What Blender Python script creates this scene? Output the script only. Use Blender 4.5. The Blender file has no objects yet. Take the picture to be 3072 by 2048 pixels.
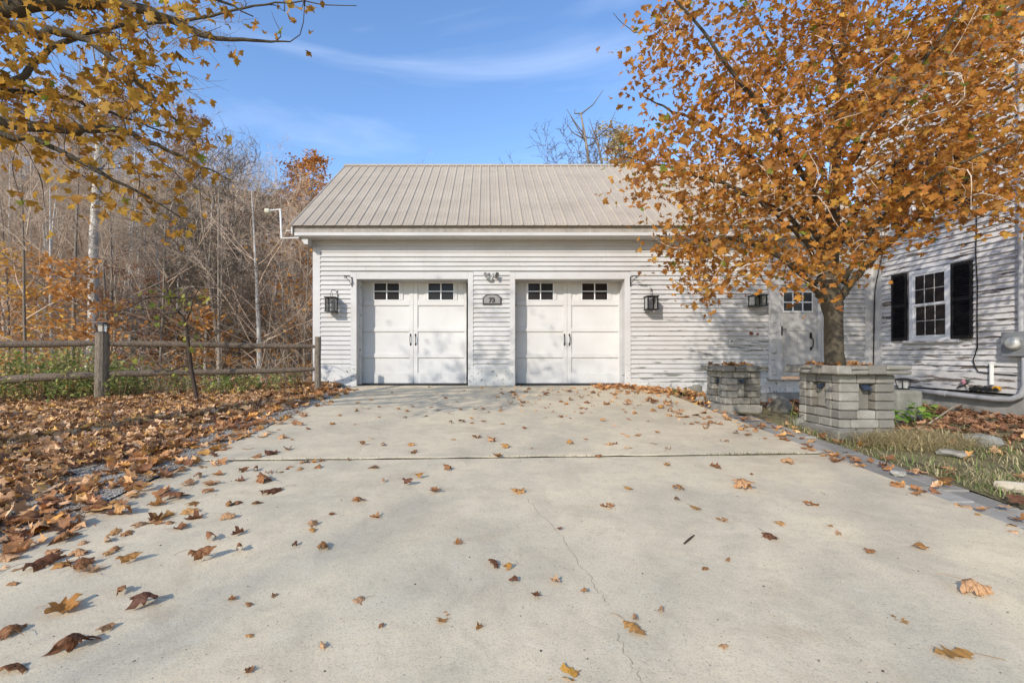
import bpy, bmesh, math, random
import numpy as np
from mathutils import Vector, Matrix

R = math.radians
SC = bpy.context.scene
COL = SC.collection

# ------------------------------------------------------------------ camera
F_PX, PX, PY, ZC = 1365.0, 1460.0, 1065.0, 1.233      # focal length / principal point (photo pixels), eye height
cam_d = bpy.data.cameras.new("camera")
cam = bpy.data.objects.new("camera", cam_d)
COL.objects.link(cam)
SC.camera = cam
cam.location = (0, 0, ZC)
cam.rotation_euler = (R(90), 0, 0)
cam_d.sensor_width = 36.0
cam_d.lens = 36.0 * F_PX / 3072.0
cam_d.shift_x = (1536 - PX) / 3072.0
cam_d.shift_y = (PY - 1024) / 3072.0
cam_d.clip_start = 0.05
cam_d.clip_end = 2000

# ------------------------------------------------------------------ light
SUN_DIR = Vector((0.69, 1.0, -0.634)).normalized()     # the way the light travels
SUN_EL = math.asin(-SUN_DIR.z)
SUN_AZ = math.atan2(-SUN_DIR.x, -SUN_DIR.y)            # compass angle of the sun from +Y towards +X
world = bpy.data.worlds.new("World")
SC.world = world
world.use_nodes = True
wn, wl = world.node_tree.nodes, world.node_tree.links
wn.clear()
sky = wn.new("ShaderNodeTexSky")
sky.sky_type = 'NISHITA'
sky.sun_disc = False
sky.sun_elevation = SUN_EL
sky.sun_rotation = SUN_AZ
sky.altitude = 200
sky.air_density = 1.0
sky.dust_density = 0.3
sky.ozone_density = 1.6
# thin streaks of high cloud, laid out on the dome itself
wtc = wn.new("ShaderNodeTexCoord")
wmap = wn.new("ShaderNodeMapping")
wmap.inputs['Rotation'].default_value = (0.25, 0.35, 0.5)
wmap.inputs['Location'].default_value = (5.5, 5.5, 0.7)
wmap.inputs['Scale'].default_value = (1.0, 2.4, 6.5)
wnoi = wn.new("ShaderNodeTexNoise")
wnoi.inputs['Scale'].default_value = 1.5
wnoi.inputs['Detail'].default_value = 7
wnoi.inputs['Roughness'].default_value = 0.5
wnoi.inputs['Distortion'].default_value = 0.6
wr = wn.new("ShaderNodeValToRGB")
wr.color_ramp.elements[0].position = 0.49
wr.color_ramp.elements[0].color = (0, 0, 0, 1)
wr.color_ramp.elements[1].position = 0.80
wr.color_ramp.elements[1].color = (0.17, 0.17, 0.17, 1)
wmix = wn.new("ShaderNodeMix")
wmix.data_type = 'RGBA'
wmix.inputs[7].default_value = (6.2, 6.5, 6.9, 1)
whs = wn.new("ShaderNodeHueSaturation")
whs.inputs['Saturation'].default_value = 1.14
whs.inputs['Hue'].default_value = 0.505
whs.inputs['Value'].default_value = 0.92
wbg = wn.new("ShaderNodeBackground")
wbg.inputs['Strength'].default_value = 0.15
wout = wn.new("ShaderNodeOutputWorld")
wl.new(wtc.outputs['Generated'], wmap.inputs['Vector'])
wl.new(wmap.outputs['Vector'], wnoi.inputs['Vector'])
wl.new(wnoi.outputs['Fac'], wr.inputs['Fac'])
wl.new(sky.outputs[0], whs.inputs['Color'])
wl.new(whs.outputs[0], wmix.inputs[6])
wl.new(wr.outputs[0], wmix.inputs[0])
wl.new(wmix.outputs[2], wbg.inputs['Color'])
wl.new(wbg.outputs[0], wout.inputs['Surface'])

sun_d = bpy.data.lights.new("sun", 'SUN')
sun_d.energy = 2.2
sun_d.angle = R(0.9)
sun_d.color = (1.0, 0.93, 0.83)
sun = bpy.data.objects.new("sun", sun_d)
COL.objects.link(sun)
sun.rotation_euler = SUN_DIR.to_track_quat('-Z', 'Y').to_euler()
sun.location = (-8, -12, 12)

SC.view_settings.view_transform = 'Standard'
SC.view_settings.look = 'None'
SC.view_settings.gamma = 1.0
SC.view_settings.exposure = 1.06
SC.view_settings.use_curve_mapping = False
SC.render.engine = 'CYCLES'
SC.cycles.use_denoising = True
SC.cycles.denoiser = 'OPENIMAGEDENOISE'
SC.cycles.max_bounces = 6
SC.cycles.diffuse_bounces = 3
SC.cycles.glossy_bounces = 3
SC.cycles.transmission_bounces = 4
SC.cycles.transparent_max_bounces = 6

rnd = random.Random(73)
nrg = np.random.default_rng(73)

# ------------------------------------------------------------------ helpers
def at(px, py, Y):
    """photo pixel -> point at depth Y"""
    return Vector(((px - PX) * Y / F_PX, Y, ZC + (PY - py) * Y / F_PX))

def gp(px, py):
    """photo pixel -> point on the sloping driveway plane"""
    d = F_PX * ZC / (py - (PY - 0.0675 * F_PX))
    return Vector(((px - PX) * d / F_PX, d, 0.0675 * d))

YW = 9.2                                                 # depth of the garage front
def wx(px): return (px - PX) * YW / F_PX
def wz(py): return ZC + (PY - py) * YW / F_PX

def props(o, label=None, cat=None, group=None, kind=None):
    if label: o["label"] = label
    if cat: o["category"] = cat
    if group: o["group"] = group
    if kind: o["kind"] = kind
    return o

def empty(name, loc, label=None, cat=None, group=None, kind=None, parent=None):
    o = bpy.data.objects.new(name, None)
    o.empty_display_size = 0.2
    COL.objects.link(o)
    if parent is not None:
        o.parent = parent
        o.location = Vector(loc) - wloc(parent)
    else:
        o.location = loc
    return props(o, label, cat, group, kind)

def wloc(o):
    v = Vector(o.location)
    p = o.parent
    while p is not None:
        v = v + Vector(p.location)
        p = p.parent
    return v

class MB:
    """collects polygons in world coordinates; build() links them as one mesh object"""
    def __init__(self):
        self.v, self.f = [], []
    def add(self, vs, fs):
        n = len(self.v)
        self.v += [tuple(v) for v in vs]
        self.f += [tuple(i + n for i in f) for f in fs]
        return self
    def box(self, x0, x1, y0, y1, z0, z1):
        return self.add([(x0, y0, z0), (x1, y0, z0), (x1, y1, z0), (x0, y1, z0),
                         (x0, y0, z1), (x1, y0, z1), (x1, y1, z1), (x0, y1, z1)],
                        [(0, 3, 2, 1), (4, 5, 6, 7), (0, 1, 5, 4), (1, 2, 6, 5), (2, 3, 7, 6), (3, 0, 4, 7)])
    def prism(self, poly, axis, a, b):
        """poly: 2-D outline in the two other axes, extruded along axis from a to b"""
        n = len(poly)
        def p3(q, t):
            return {'x': (t, q[0], q[1]), 'y': (q[0], t, q[1]), 'z': (q[0], q[1], t)}[axis]
        vs = [p3(q, a) for q in poly] + [p3(q, b) for q in poly]
        fs = [tuple(range(n))[::-1], tuple(range(n, 2 * n))]
        fs += [(i, (i + 1) % n, n + (i + 1) % n, n + i) for i in range(n)]
        return self.add(vs, fs)
    def tube(self, pts, rad, sides=8, cap=True):
        pts = [Vector(p) for p in pts]
        n = len(pts)
        if not isinstance(rad, (list, tuple)): rad = [rad] * n
        d0 = (pts[1] - pts[0]).normalized()
        u = d0.orthogonal().normalized()
        vs, fs = [], []
        for i in range(n):
            d = (pts[min(i + 1, n - 1)] - pts[max(i - 1, 0)])
            if d.length < 1e-9: d = d0
            d.normalize()
            u = (u - d * u.dot(d))
            if u.length < 1e-6: u = d.orthogonal()
            u.normalize()
            w = d.cross(u)
            for k in range(sides):
                a = 2 * math.pi * k / sides
                vs.append(pts[i] + (u * math.cos(a) + w * math.sin(a)) * rad[i])
        for i in range(n - 1):
            for k in range(sides):
                k2 = (k + 1) % sides
                fs.append((i * sides + k, i * sides + k2, (i + 1) * sides + k2, (i + 1) * sides + k))
        if cap:
            fs.append(tuple(range(sides))[::-1])
            fs.append(tuple(range((n - 1) * sides, n * sides)))
        return self.add(vs, fs)
    def lathe(self, prof, c, axis='z', sides=16, rot=0.0):
        """prof: (radius, height along axis); c: centre"""
        vs, fs = [], []
        n = len(prof)
        for r, h in prof:
            for k in range(sides):
                a = 2 * math.pi * k / sides + rot
                p = (r * math.cos(a), r * math.sin(a), h)
                if axis == 'y': p = (p[0], p[2], p[1])
                if axis == 'x': p = (p[2], p[0], p[1])
                vs.append((c[0] + p[0], c[1] + p[1], c[2] + p[2]))
        for i in range(n - 1):
            for k in range(sides):
                k2 = (k + 1) % sides
                fs.append((i * sides + k, i * sides + k2, (i + 1) * sides + k2, (i + 1) * sides + k))
        fs.append(tuple(range(sides))[::-1])
        fs.append(tuple(range((n - 1) * sides, n * sides)))
        return self.add(vs, fs)
    def build(self, name, m, parent=None, origin=None, smooth=False, bevel=0.0, segs=1):
        o0 = wloc(parent) if parent is not None else Vector((0, 0, 0))
        org = Vector(origin) if origin is not None else o0
        me = bpy.data.meshes.new(name)
        me.from_pydata([(v[0] - org.x, v[1] - org.y, v[2] - org.z) for v in self.v], [], self.f)
        bm = bmesh.new(); bm.from_mesh(me)
        bmesh.ops.recalc_face_normals(bm, faces=bm.faces)
        if bevel:
            bmesh.ops.bevel(bm, geom=bm.edges[:], offset=bevel, segments=segs, affect='EDGES', profile=0.5)
        bm.to_mesh(me); bm.free()
        if smooth: me.shade_smooth()
        me.materials.append(m)
        o = bpy.data.objects.new(name, me)
        COL.objects.link(o)
        if parent is not None: o.parent = parent
        o.location = org - o0
        return o

def box(name, m, parent, x0, x1, y0, y1, z0, z1, bevel=0.0, origin=None):
    return MB().box(x0, x1, y0, y1, z0, z1).build(name, m, parent, origin=origin, bevel=bevel)

def tri_mesh(name, V, T, m, col=None, parent=None, smooth=False, origin=(0, 0, 0)):
    """fast mesh from numpy arrays (world coordinates), with an optional colour per vertex"""
    me = bpy.data.meshes.new(name)
    V = np.asarray(V, dtype=np.float32) - np.asarray(origin, dtype=np.float32)
    T = np.asarray(T, dtype=np.int32)
    me.vertices.add(len(V)); me.vertices.foreach_set("co", V.ravel())
    me.loops.add(T.size); me.loops.foreach_set("vertex_index", T.ravel())
    me.polygons.add(len(T))
    me.polygons.foreach_set("loop_start", np.arange(0, T.size, T.shape[1], dtype=np.int32))
    me.polygons.foreach_set("loop_total", np.full(len(T), T.shape[1], dtype=np.int32))
    me.update(calc_edges=True)
    me.validate()
    if col is not None:
        a = me.color_attributes.new("tint", 'FLOAT_COLOR', 'POINT')
        c = np.ones((len(V), 4), dtype=np.float32); c[:, :3] = col
        a.data.foreach_set("color", c.ravel())
    if smooth: me.shade_smooth()
    me.materials.append(m)
    o = bpy.data.objects.new(name, me)
    COL.objects.link(o)
    if parent is not None:
        o.parent = parent
        o.location = Vector(origin) - wloc(parent)
    else:
        o.location = origin
    return o

def copy_tree(src, parent=None):
    c = src.copy(); COL.objects.link(c); c.parent = parent
    for ch in list(src.children): copy_tree(ch, c)
    return c

# ------------------------------------------------------------------ materials
class Mat:
    def __init__(self, name, rough=0.8, spec=0.3):
        self.m = bpy.data.materials.new(name); self.m.use_nodes = True
        self.n, self.l = self.m.node_tree.nodes, self.m.node_tree.links
        self.b = self.n['Principled BSDF']
        self.b.inputs['Roughness'].default_value = rough
        self.b.inputs['Specular IOR Level'].default_value = spec
    def coord(self, kind='pos', scale=(1, 1, 1), rot=(0, 0, 0)):
        if kind == 'pos': s = self.n.new("ShaderNodeNewGeometry").outputs['Position']
        else: s = self.n.new("ShaderNodeTexCoord").outputs['Object']
        mp = self.n.new("ShaderNodeMapping")
        mp.inputs['Scale'].default_value = scale
        mp.inputs['Rotation'].default_value = rot
        self.l.new(s, mp.inputs['Vector'])
        return mp.outputs['Vector']
    def noise(self, co, scale, detail=4, rough=0.55, dist=0.0):
        t = self.n.new("ShaderNodeTexNoise")
        t.inputs['Scale'].default_value = scale
        t.inputs['Detail'].default_value = detail
        t.inputs['Roughness'].default_value = rough
        t.inputs['Distortion'].default_value = dist
        self.l.new(co, t.inputs['Vector'])
        return t.outputs['Fac']
    def voro(self, co, scale, out='Distance', feature='F1'):
        t = self.n.new("ShaderNodeTexVoronoi")
        t.feature = feature
        t.inputs['Scale'].default_value = scale
        self.l.new(co, t.inputs['Vector'])
        return t.outputs[out]
    def ramp(self, fac, stops):
        r = self.n.new("ShaderNodeValToRGB")
        e = r.color_ramp.elements
        while len(e) < len(stops): e.new(0.5)
        for i, (p, c) in enumerate(stops):
            e[i].position = p
            e[i].color = (c, c, c, 1) if not isinstance(c, (tuple, list)) else (*c, 1)
        self.l.new(fac, r.inputs['Fac'])
        return r.outputs['Color']
    def mix(self, fac, a, b, mode='MIX'):
        x = self.n.new("ShaderNodeMix"); x.data_type = 'RGBA'; x.blend_type = mode
        for i, v in ((0, fac), (6, a), (7, b)):
            if isinstance(v, (int, float)): x.inputs[i].default_value = v
            elif isinstance(v, tuple): x.inputs[i].default_value = (*v, 1)
            else: self.l.new(v, x.inputs[i])
        return x.outputs[2]
    def math(self, op, a, b=0.0):
        x = self.n.new("ShaderNodeMath"); x.operation = op
        for i, v in ((0, a), (1, b)):
            if isinstance(v, (int, float)): x.inputs[i].default_value = v
            else: self.l.new(v, x.inputs[i])
        return x.outputs[0]
    def attr(self, name='tint'):
        a = self.n.new("ShaderNodeAttribute"); a.attribute_name = name
        return a.outputs['Color']
    def rand(self):
        return self.n.new("ShaderNodeObjectInfo").outputs['Random']
    def bump(self, h, strength=0.3, dist=0.01):
        b = self.n.new("ShaderNodeBump")
        b.inputs['Strength'].default_value = strength
        b.inputs['Distance'].default_value = dist
        self.l.new(h, b.inputs['Height'])
        self.l.new(b.outputs['Normal'], self.b.inputs['Normal'])
        return self
    def color(self, c):
        if isinstance(c, tuple): self.b.inputs['Base Color'].default_value = (*c, 1)
        else: self.l.new(c, self.b.inputs['Base Color'])
        return self
    def translucent(self, c, amount):
        t = self.n.new("ShaderNodeBsdfTranslucent")
        if isinstance(c, tuple): t.inputs['Color'].default_value = (*c, 1)
        else: self.l.new(c, t.inputs['Color'])
        mx = self.n.new("ShaderNodeMixShader")
        mx.inputs[0].default_value = amount
        self.l.new(self.b.outputs[0], mx.inputs[1])
        self.l.new(t.outputs[0], mx.inputs[2])
        self.l.new(mx.outputs[0], self.n['Material Output'].inputs['Surface'])
        return self

MAPLE_SHADE_STOPS = [(0.0, (0.26, 0.12, 0.022)), (0.25, (0.42, 0.215, 0.03)), (0.55, (0.52, 0.30, 0.045)), (0.8, (0.44, 0.21, 0.04)), (0.92, (0.60, 0.38, 0.06)), (1.0, (0.26, 0.11, 0.035))]  # maple colours darkened to paint in the shade on the overhanging boughs
def paint(name, base, dirty, wood, peel, spread=0.05, dirt=0.5, mildew=0.0, worn=0.0):
    m = Mat(name, 0.62, 0.25)
    co = m.coord('pos', (1.5, 1.5, 15))
    soft = m.noise(m.coord('pos', (0.9, 0.9, 1.6)), 1.6, 5)
    c = m.mix(m.ramp(soft, [(0.35, 0.0), (0.72, dirt)]), base, dirty)
    br = m.mix(m.math('MULTIPLY', m.rand(), 0.18), c, dirty)
    streak = m.noise(m.coord('pos', (9, 9, 0.8)), 1.5, 4)
    br = m.mix(m.ramp(streak, [(0.55, 0.0), (0.8, 0.35)]), br, dirty)
    pn = m.noise(co, 1.15, 8, 0.62)
    if worn:                                            # weather side: paint lost more towards the entry and near the ground
        px_ = m.n.new("ShaderNodeSeparateXYZ"); m.l.new(m.coord('pos'), px_.inputs[0])
        big_ = m.noise(m.coord('pos', (0.7, 0.7, 1.3)), 1.5, 3)
        gx_ = m.ramp(m.math('MULTIPLY', px_.outputs[0], 0.25), [(0.45, 0.0), (0.85, 1.0)])
        gz_ = m.ramp(m.math('MULTIPLY', px_.outputs[2], 0.4), [(0.25, 1.0), (0.66, 0.0)])
        w_ = m.math('MULTIPLY', m.math('ADD', m.math('MULTIPLY', gx_, 0.6), m.math('MULTIPLY', gz_, 0.6)), m.math('MULTIPLY', big_, worn))
        pn = m.math('ADD', pn, w_)
    mask = m.ramp(pn, [(peel, 0.0), (peel + spread * 0.35, 1.0)])
    wn_ = m.noise(m.coord('pos', (3, 3, 90)), 2.0, 3)
    wc = m.mix(wn_, wood, tuple(x * 0.55 for x in wood))
    c2 = m.mix(mask, br, wc)
    if mildew:
        mn = m.noise(m.coord('pos', (9, 9, 9)), 1.9, 9, 0.7)
        c2 = m.mix(m.ramp(mn, [(mildew, 0.0), (mildew + 0.05, 0.9)]), c2, (0.06, 0.055, 0.045))
    m.color(c2)
    h = m.mix(mask, m.noise(m.coord('pos', (4, 4, 60)), 3, 4), (0.0, 0.0, 0.0))
    m.bump(h, 0.12, 0.003)
    return m.m

PAINT = paint("old white paint", (0.52, 0.51, 0.495), (0.39, 0.365, 0.335), (0.22, 0.22, 0.19), 0.70, 0.05, 0.55, worn=0.27)
PAINT_TRIM = paint("white trim paint", (0.54, 0.53, 0.515), (0.41, 0.385, 0.355), (0.22, 0.22, 0.19), 0.74, 0.05, 0.5)
PAINT_PEEL = paint("flaking white paint", (0.64, 0.62, 0.61), (0.45, 0.42, 0.39), (0.20, 0.165, 0.14), 0.597, 0.06, 0.6, worn=0.07)
PAINT_SKIRT = paint("mildewed skirt paint", (0.60, 0.59, 0.57), (0.42, 0.41, 0.36), (0.20, 0.17, 0.14), 0.66, 0.05, 0.7, 0.575)
DOOR_PAINT = paint("door enamel", (0.585, 0.575, 0.555), (0.48, 0.46, 0.435), (0.4, 0.37, 0.33), 0.90, 0.05, 0.45)

def plain(name, c, rough=0.6, spec=0.3, metal=0.0, vary=0.25, scale=8.0, bump=0.0, kind='pos'):
    m = Mat(name, rough, spec)
    n = m.noise(m.coord(kind), scale, 6, 0.6)
    m.color(m.mix(m.ramp(n, [(0.3, 0.0), (0.75, 1.0)]), c, tuple(x * (1 - vary) for x in c)))
    m.b.inputs['Metallic'].default_value = metal
    if bump: m.bump(n, bump, 0.01)
    return m.m

IRON = plain("black iron", (0.025, 0.024, 0.024), 0.5, 0.4, 0.3)
SHUTTER = plain("black shutter paint", (0.011, 0.010, 0.012), 0.55, 0.3, vary=0.5)
WHITE_PVC = plain("white plastic", (0.72, 0.71, 0.67), 0.4, 0.4, vary=0.12)
GREY_PVC = plain("grey conduit", (0.40, 0.40, 0.41), 0.45, 0.4, vary=0.2)
GREY_BOX = plain("grey enamel", (0.24, 0.25, 0.26), 0.45, 0.4, vary=0.15)
FASCIA = plain("weathered fascia", (0.37, 0.33, 0.28), 0.8, vary=0.4, scale=12)
SOFFIT = plain("soffit paint", (0.58, 0.55, 0.50), 0.7, vary=0.2)
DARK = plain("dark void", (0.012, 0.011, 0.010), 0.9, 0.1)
RUBBER = plain("black rubber", (0.02, 0.02, 0.02), 0.7, 0.3)
FOUND = plain("foundation concrete", (0.36, 0.345, 0.315), 0.9, vary=0.45, scale=5, bump=0.3)
VINYL = plain("white vinyl", (0.74, 0.74, 0.74), 0.4, 0.4, vary=0.08)
SILVER = plain("spot lamp grey", (0.5, 0.5, 0.48), 0.35, 0.5, 0.5)

g = Mat("window glass", 0.12, 0.16)
g.color(g.mix(g.noise(g.coord('pos'), 3, 3), (0.012, 0.010, 0.010), (0.035, 0.028, 0.026)))
GLASS = g.m
g = Mat("lamp glass", 0.15, 0.5); g.color((0.7, 0.68, 0.64)); g.b.inputs['Transmission Weight'].default_value = 0.6
LAMP_GLASS = g.m
g = Mat("solar cell", 0.15, 0.6); g.color(g.mix(g.noise(g.coord('obj'), 40, 2), (0.02, 0.03, 0.055), (0.05, 0.07, 0.11)))
SOLAR = g.m

# roof metal
m = Mat("tan roof steel", 0.5, 0.4)
n1 = m.noise(m.coord('pos', (0.5, 0.8, 0.8)), 2.0, 5)
n2 = m.noise(m.coord('pos', (14, 0.6, 0.6)), 1.3, 4)
c = m.mix(m.ramp(n1, [(0.35, 0.0), (0.7, 1.0)]), (0.43, 0.36, 0.27), (0.37, 0.305, 0.225))
c = m.mix(m.ramp(n2, [(0.5, 0.0), (0.85, 0.6)]), c, (0.30, 0.26, 0.205))
m.color(c); ROOF = m.m

# concrete
m = Mat("concrete", 0.92, 0.2)
big = m.noise(m.coord('pos'), 0.55, 6, 0.6, 0.3)
mid = m.noise(m.coord('pos', (1.0, 1.0, 1.0)), 2.3, 7, 0.66, 0.4)
fine = m.noise(m.coord('pos'), 130, 3, 0.7)
c = m.mix(m.ramp(big, [(0.36, 0.0), (0.66, 1.0)]), (0.725, 0.60, 0.40), (0.65, 0.545, 0.37))
c = m.mix(m.ramp(mid, [(0.42, 0.0), (0.74, 0.75)]), c, (0.465, 0.385, 0.27))
rust = m.noise(m.coord('pos', (1, 1.6, 1)), 1.15, 6, 0.7, 0.2)
c = m.mix(m.ramp(rust, [(0.58, 0.0), (0.74, 0.5)]), c, (0.42, 0.30, 0.17))
c = m.mix(m.ramp(fine, [(0.30, 0.55), (0.48, 0.0), (0.60, 0.0), (0.76, 0.40)]), c, m.ramp(fine, [(0.45, (0.19, 0.175, 0.15)), (0.55, (0.62, 0.59, 0.53))]))
pat = m.noise(m.coord('pos'), 9, 8, 0.72, 0.5)
c = m.mix(m.ramp(pat, [(0.36, 0.28), (0.50, 0.0), (0.56, 0.0), (0.70, 0.28)]), c, m.ramp(pat, [(0.45, (0.40, 0.335, 0.24)), (0.55, (0.74, 0.66, 0.52))]))
stn = m.noise(m.coord('pos', (0.8, 0.5, 1)), 1.7, 9, 0.75, 0.8)
c = m.mix(m.ramp(stn, [(0.57, 0.0), (0.70, 0.26)]), c, (0.37, 0.315, 0.235))
vd = m.voro(m.coord('pos'), 19)
c = m.mix(m.ramp(vd, [(0.045, 0.75), (0.085, 0.0)]), c, (0.10, 0.085, 0.065))
m.color(c)
hh = m.math('ADD', m.math('MULTIPLY', fine, 0.6), m.math('MULTIPLY', m.noise(m.coord('pos'), 26, 5, 0.65), 1.0))
m.bump(hh, 0.5, 0.004); CONCRETE = m.m

# forest soil / leaf litter under everything
m = Mat("leaf litter soil", 0.95, 0.1)
a_ = m.noise(m.coord('pos'), 0.35, 8, 0.65)
b_ = m.voro(m.coord('pos'), 9, 'Color')
sep = m.n.new("ShaderNodeSeparateColor"); m.l.new(b_, sep.inputs[0])
c = m.ramp(sep.outputs[0], [(0.0, (0.20, 0.11, 0.06)), (0.35, (0.38, 0.21, 0.105)), (0.7, (0.50, 0.30, 0.16)), (1.0, (0.58, 0.34, 0.15))])
c = m.mix(m.ramp(a_, [(0.42, 0.0), (0.68, 0.85)]), c, (0.22, 0.165, 0.115))
m.color(c); m.bump(sep.outputs[1], 0.8, 0.05); LITTER = m.m

# gravel / packed dirt beside the slab
m = Mat("gravel", 0.95, 0.15)
vc = m.voro(m.coord('pos'), 85, 'Color')
sep = m.n.new("ShaderNodeSeparateColor"); m.l.new(vc, sep.inputs[0])
c = m.ramp(sep.outputs[0], [(0.0, (0.22, 0.18, 0.13)), (0.5, (0.42, 0.355, 0.265)), (1.0, (0.60, 0.53, 0.43))])
dn = m.noise(m.coord('pos'), 3.0, 6)
c = m.mix(m.ramp(dn, [(0.45, 0.0), (0.7, 0.6)]), c, (0.22, 0.19, 0.14))
m.color(c); m.bump(m.voro(m.coord('pos'), 85), 0.9, 0.012); GRAVEL = m.m

m = Mat("garden soil", 0.95, 0.1)
dn = m.noise(m.coord('pos'), 5.0, 8, 0.7)
c = m.ramp(dn, [(0.3, (0.10, 0.085, 0.05)), (0.5, (0.23, 0.19, 0.11)), (0.62, (0.24, 0.23, 0.10)), (0.75, (0.33, 0.29, 0.19))])
m.color(c); m.bump(m.noise(m.coord('pos'), 40, 5, 0.7), 0.8, 0.02); SOIL = m.m

# cast stone blocks
def stone(name, c1, c2, kind='pos'):
    m = Mat(name, 0.92, 0.2)
    n = m.noise(m.coord(kind), 6, 7, 0.65)
    f = m.noise(m.coord(kind), 90, 4, 0.7)
    c = m.mix(m.ramp(n, [(0.35, 0.0), (0.7, 1.0)]), c1, c2)
    c = m.mix(m.math('MULTIPLY', m.rand(), 0.75), c, tuple(x * 0.60 for x in c2))
    c = m.mix(m.ramp(f, [(0.3, 0.5), (0.5, 0.0)]), c, tuple(x * 0.4 for x in c2))
    m.color(c); m.bump(m.math('ADD', f, n), 0.6, 0.006)
    return m.m
BLOCK = stone("cast stone block", (0.37, 0.345, 0.295), (0.235, 0.215, 0.18))
PAVER = stone("grey paver", (0.47, 0.43, 0.36), (0.35, 0.32, 0.265))
ROCK = stone("field stone", (0.33, 0.315, 0.28), (0.19, 0.185, 0.15))
PALE_ROCK = stone("pale stone", (0.44, 0.41, 0.35), (0.32, 0.29, 0.24))

def bark(name, c1, c2, c3, sc=1.0):
    m = Mat(name, 0.95, 0.1)
    n = m.noise(m.coord('obj', (3 * sc, 3 * sc, 1.2 * sc)), 2.2, 7, 0.68, 0.3)
    v = m.noise(m.coord('obj', (16 * sc, 16 * sc, 5 * sc)), 2.0, 5, 0.7)
    c = m.mix(m.ramp(n, [(0.42, 0.0), (0.60, 1.0)]), c1, c2)
    c = m.mix(m.ramp(v, [(0.46, 0.0), (0.60, 0.9)]), c, c3)
    c = m.mix(m.math('MULTIPLY', m.rand(), 0.35), c, tuple(x * 0.5 for x in c2))
    c = m.mix(m.math('MULTIPLY', m.rand(), 0.5), c, tuple(min(.8, x * 1.5) for x in c1))
    m.color(c); m.bump(v, 0.9, 0.02)
    return m.m
BARK_PALE = bark("pale mottled bark", (0.72, 0.67, 0.58), (0.42, 0.37, 0.30), (0.10, 0.08, 0.06), 1.3)
BARK_GREY = bark("grey bark", (0.30, 0.25, 0.20), (0.20, 0.165, 0.125), (0.075, 0.06, 0.045), 1.3)
BARK_MAPLE = bark("maple bark", (0.12, 0.10, 0.07), (0.07, 0.055, 0.038), (0.022, 0.018, 0.013), 2.6)
TWIG_DARK = plain("dark twig", (0.085, 0.062, 0.048), 0.9, 0.1, vary=0.4)
TWIG_WARM = plain("twig", (0.40, 0.31, 0.235), 0.95, 0.1, vary=0.35, scale=0.7)
def twig_mat(name, c, lo, hi):
    m = Mat(name, 0.95, 0.1)
    n = m.noise(m.coord('pos'), 0.7, 5, 0.6)
    a = m.mix(m.rand(), tuple(x * lo for x in c), tuple(x * hi for x in c))
    m.color(m.mix(m.ramp(n, [(0.35, 0.0), (0.7, 0.45)]), a, tuple(x * 0.4 for x in c)))
    return m.m
TWIG_WARM = twig_mat("twig", (0.52, 0.40, 0.295), 0.42, 1.5)
m = Mat("tinted twig", 0.95, 0.1); m.color(m.attr()); TWIG_TINT = m.m
RAIL = bark("weathered rail", (0.20, 0.155, 0.115), (0.135, 0.10, 0.075), (0.05, 0.038, 0.03), 1.5)
POST = bark("weathered post", (0.24, 0.20, 0.155), (0.155, 0.125, 0.095), (0.07, 0.055, 0.042), 1.5)
DRYWOOD = plain("pale dry wood", (0.55, 0.47, 0.35), 0.9, 0.1, vary=0.4)

def leaf_mat(name, stops, trans=0.35, use_attr=False, spots=0.4):
    m = Mat(name, 0.6, 0.25)
    c = m.attr() if use_attr else m.ramp(m.rand(), stops)
    n = m.noise(m.coord('obj'), 30 if not use_attr else 24, 5, 0.7)
    c = m.mix(m.ramp(n, [(0.48, 0.0), (0.72, spots)]), c, m.mix(1.0, c, (0.42, 0.33, 0.28), 'MULTIPLY'))
    m.color(c)
    if trans: m.translucent(c, trans)
    return m.m
MAPLE_STOPS = [(0.0, (0.27, 0.12, 0.032)), (0.2, (0.43, 0.185, 0.038)), (0.5, (0.57, 0.265, 0.048)), (0.75, (0.50, 0.19, 0.042)), (0.9, (0.70, 0.40, 0.07)), (1.0, (0.27, 0.105, 0.042))]
LEAF_TREE_I = leaf_mat("maple leaf", MAPLE_STOPS, 0.5)
LEAF_TREE_I2 = leaf_mat("shaded maple leaf", MAPLE_SHADE_STOPS, 0.5)  # darker copy of the maple leaf, shade put into its colour
LEAF_TREE = leaf_mat("maple leaves", None, 0.5, True)
FALL_STOPS = [(0.0, (0.20, 0.085, 0.04)), (0.3, (0.44, 0.21, 0.08)), (0.6, (0.62, 0.38, 0.20)), (0.8, (0.60, 0.30, 0.075)), (1.0, (0.17, 0.075, 0.045))]
def veined(name, stops):
    m = Mat(name, 0.65, 0.25)
    c = m.ramp(m.rand(), stops)
    co = m.coord('obj')
    n = m.noise(co, 7, 6, 0.7)
    c = m.mix(m.ramp(n, [(0.40, 0.0), (0.66, 0.75)]), c, m.mix(1.0, c, (0.45, 0.34, 0.28), 'MULTIPLY'))
    sx = m.n.new("ShaderNodeSeparateXYZ"); m.l.new(co, sx.inputs[0])
    ax = m.math('ABSOLUTE', sx.outputs[0]); y = m.math('ADD', sx.outputs[1], 0.36)
    v = ax
    for a, b in ((0.62, 0.78), (0.95, 0.30)):
        v = m.math('MINIMUM', v, m.math('ABSOLUTE', m.math('SUBTRACT', m.math('MULTIPLY', ax, a), m.math('MULTIPLY', y, b))))
    c = m.mix(m.ramp(v, [(0.006, 0.7), (0.022, 0.0)]), c, m.mix(1.0, c, (0.40, 0.30, 0.24), 'MULTIPLY'))
    m.color(c); m.translucent(c, 0.15)
    m.bump(v, 0.3, 0.02)
    return m.m
LEAF_FALL_I = veined("fallen leaf", FALL_STOPS)
LEAF_FALL = leaf_mat("fallen leaves", None, 0.15, True, spots=0.6)
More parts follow.
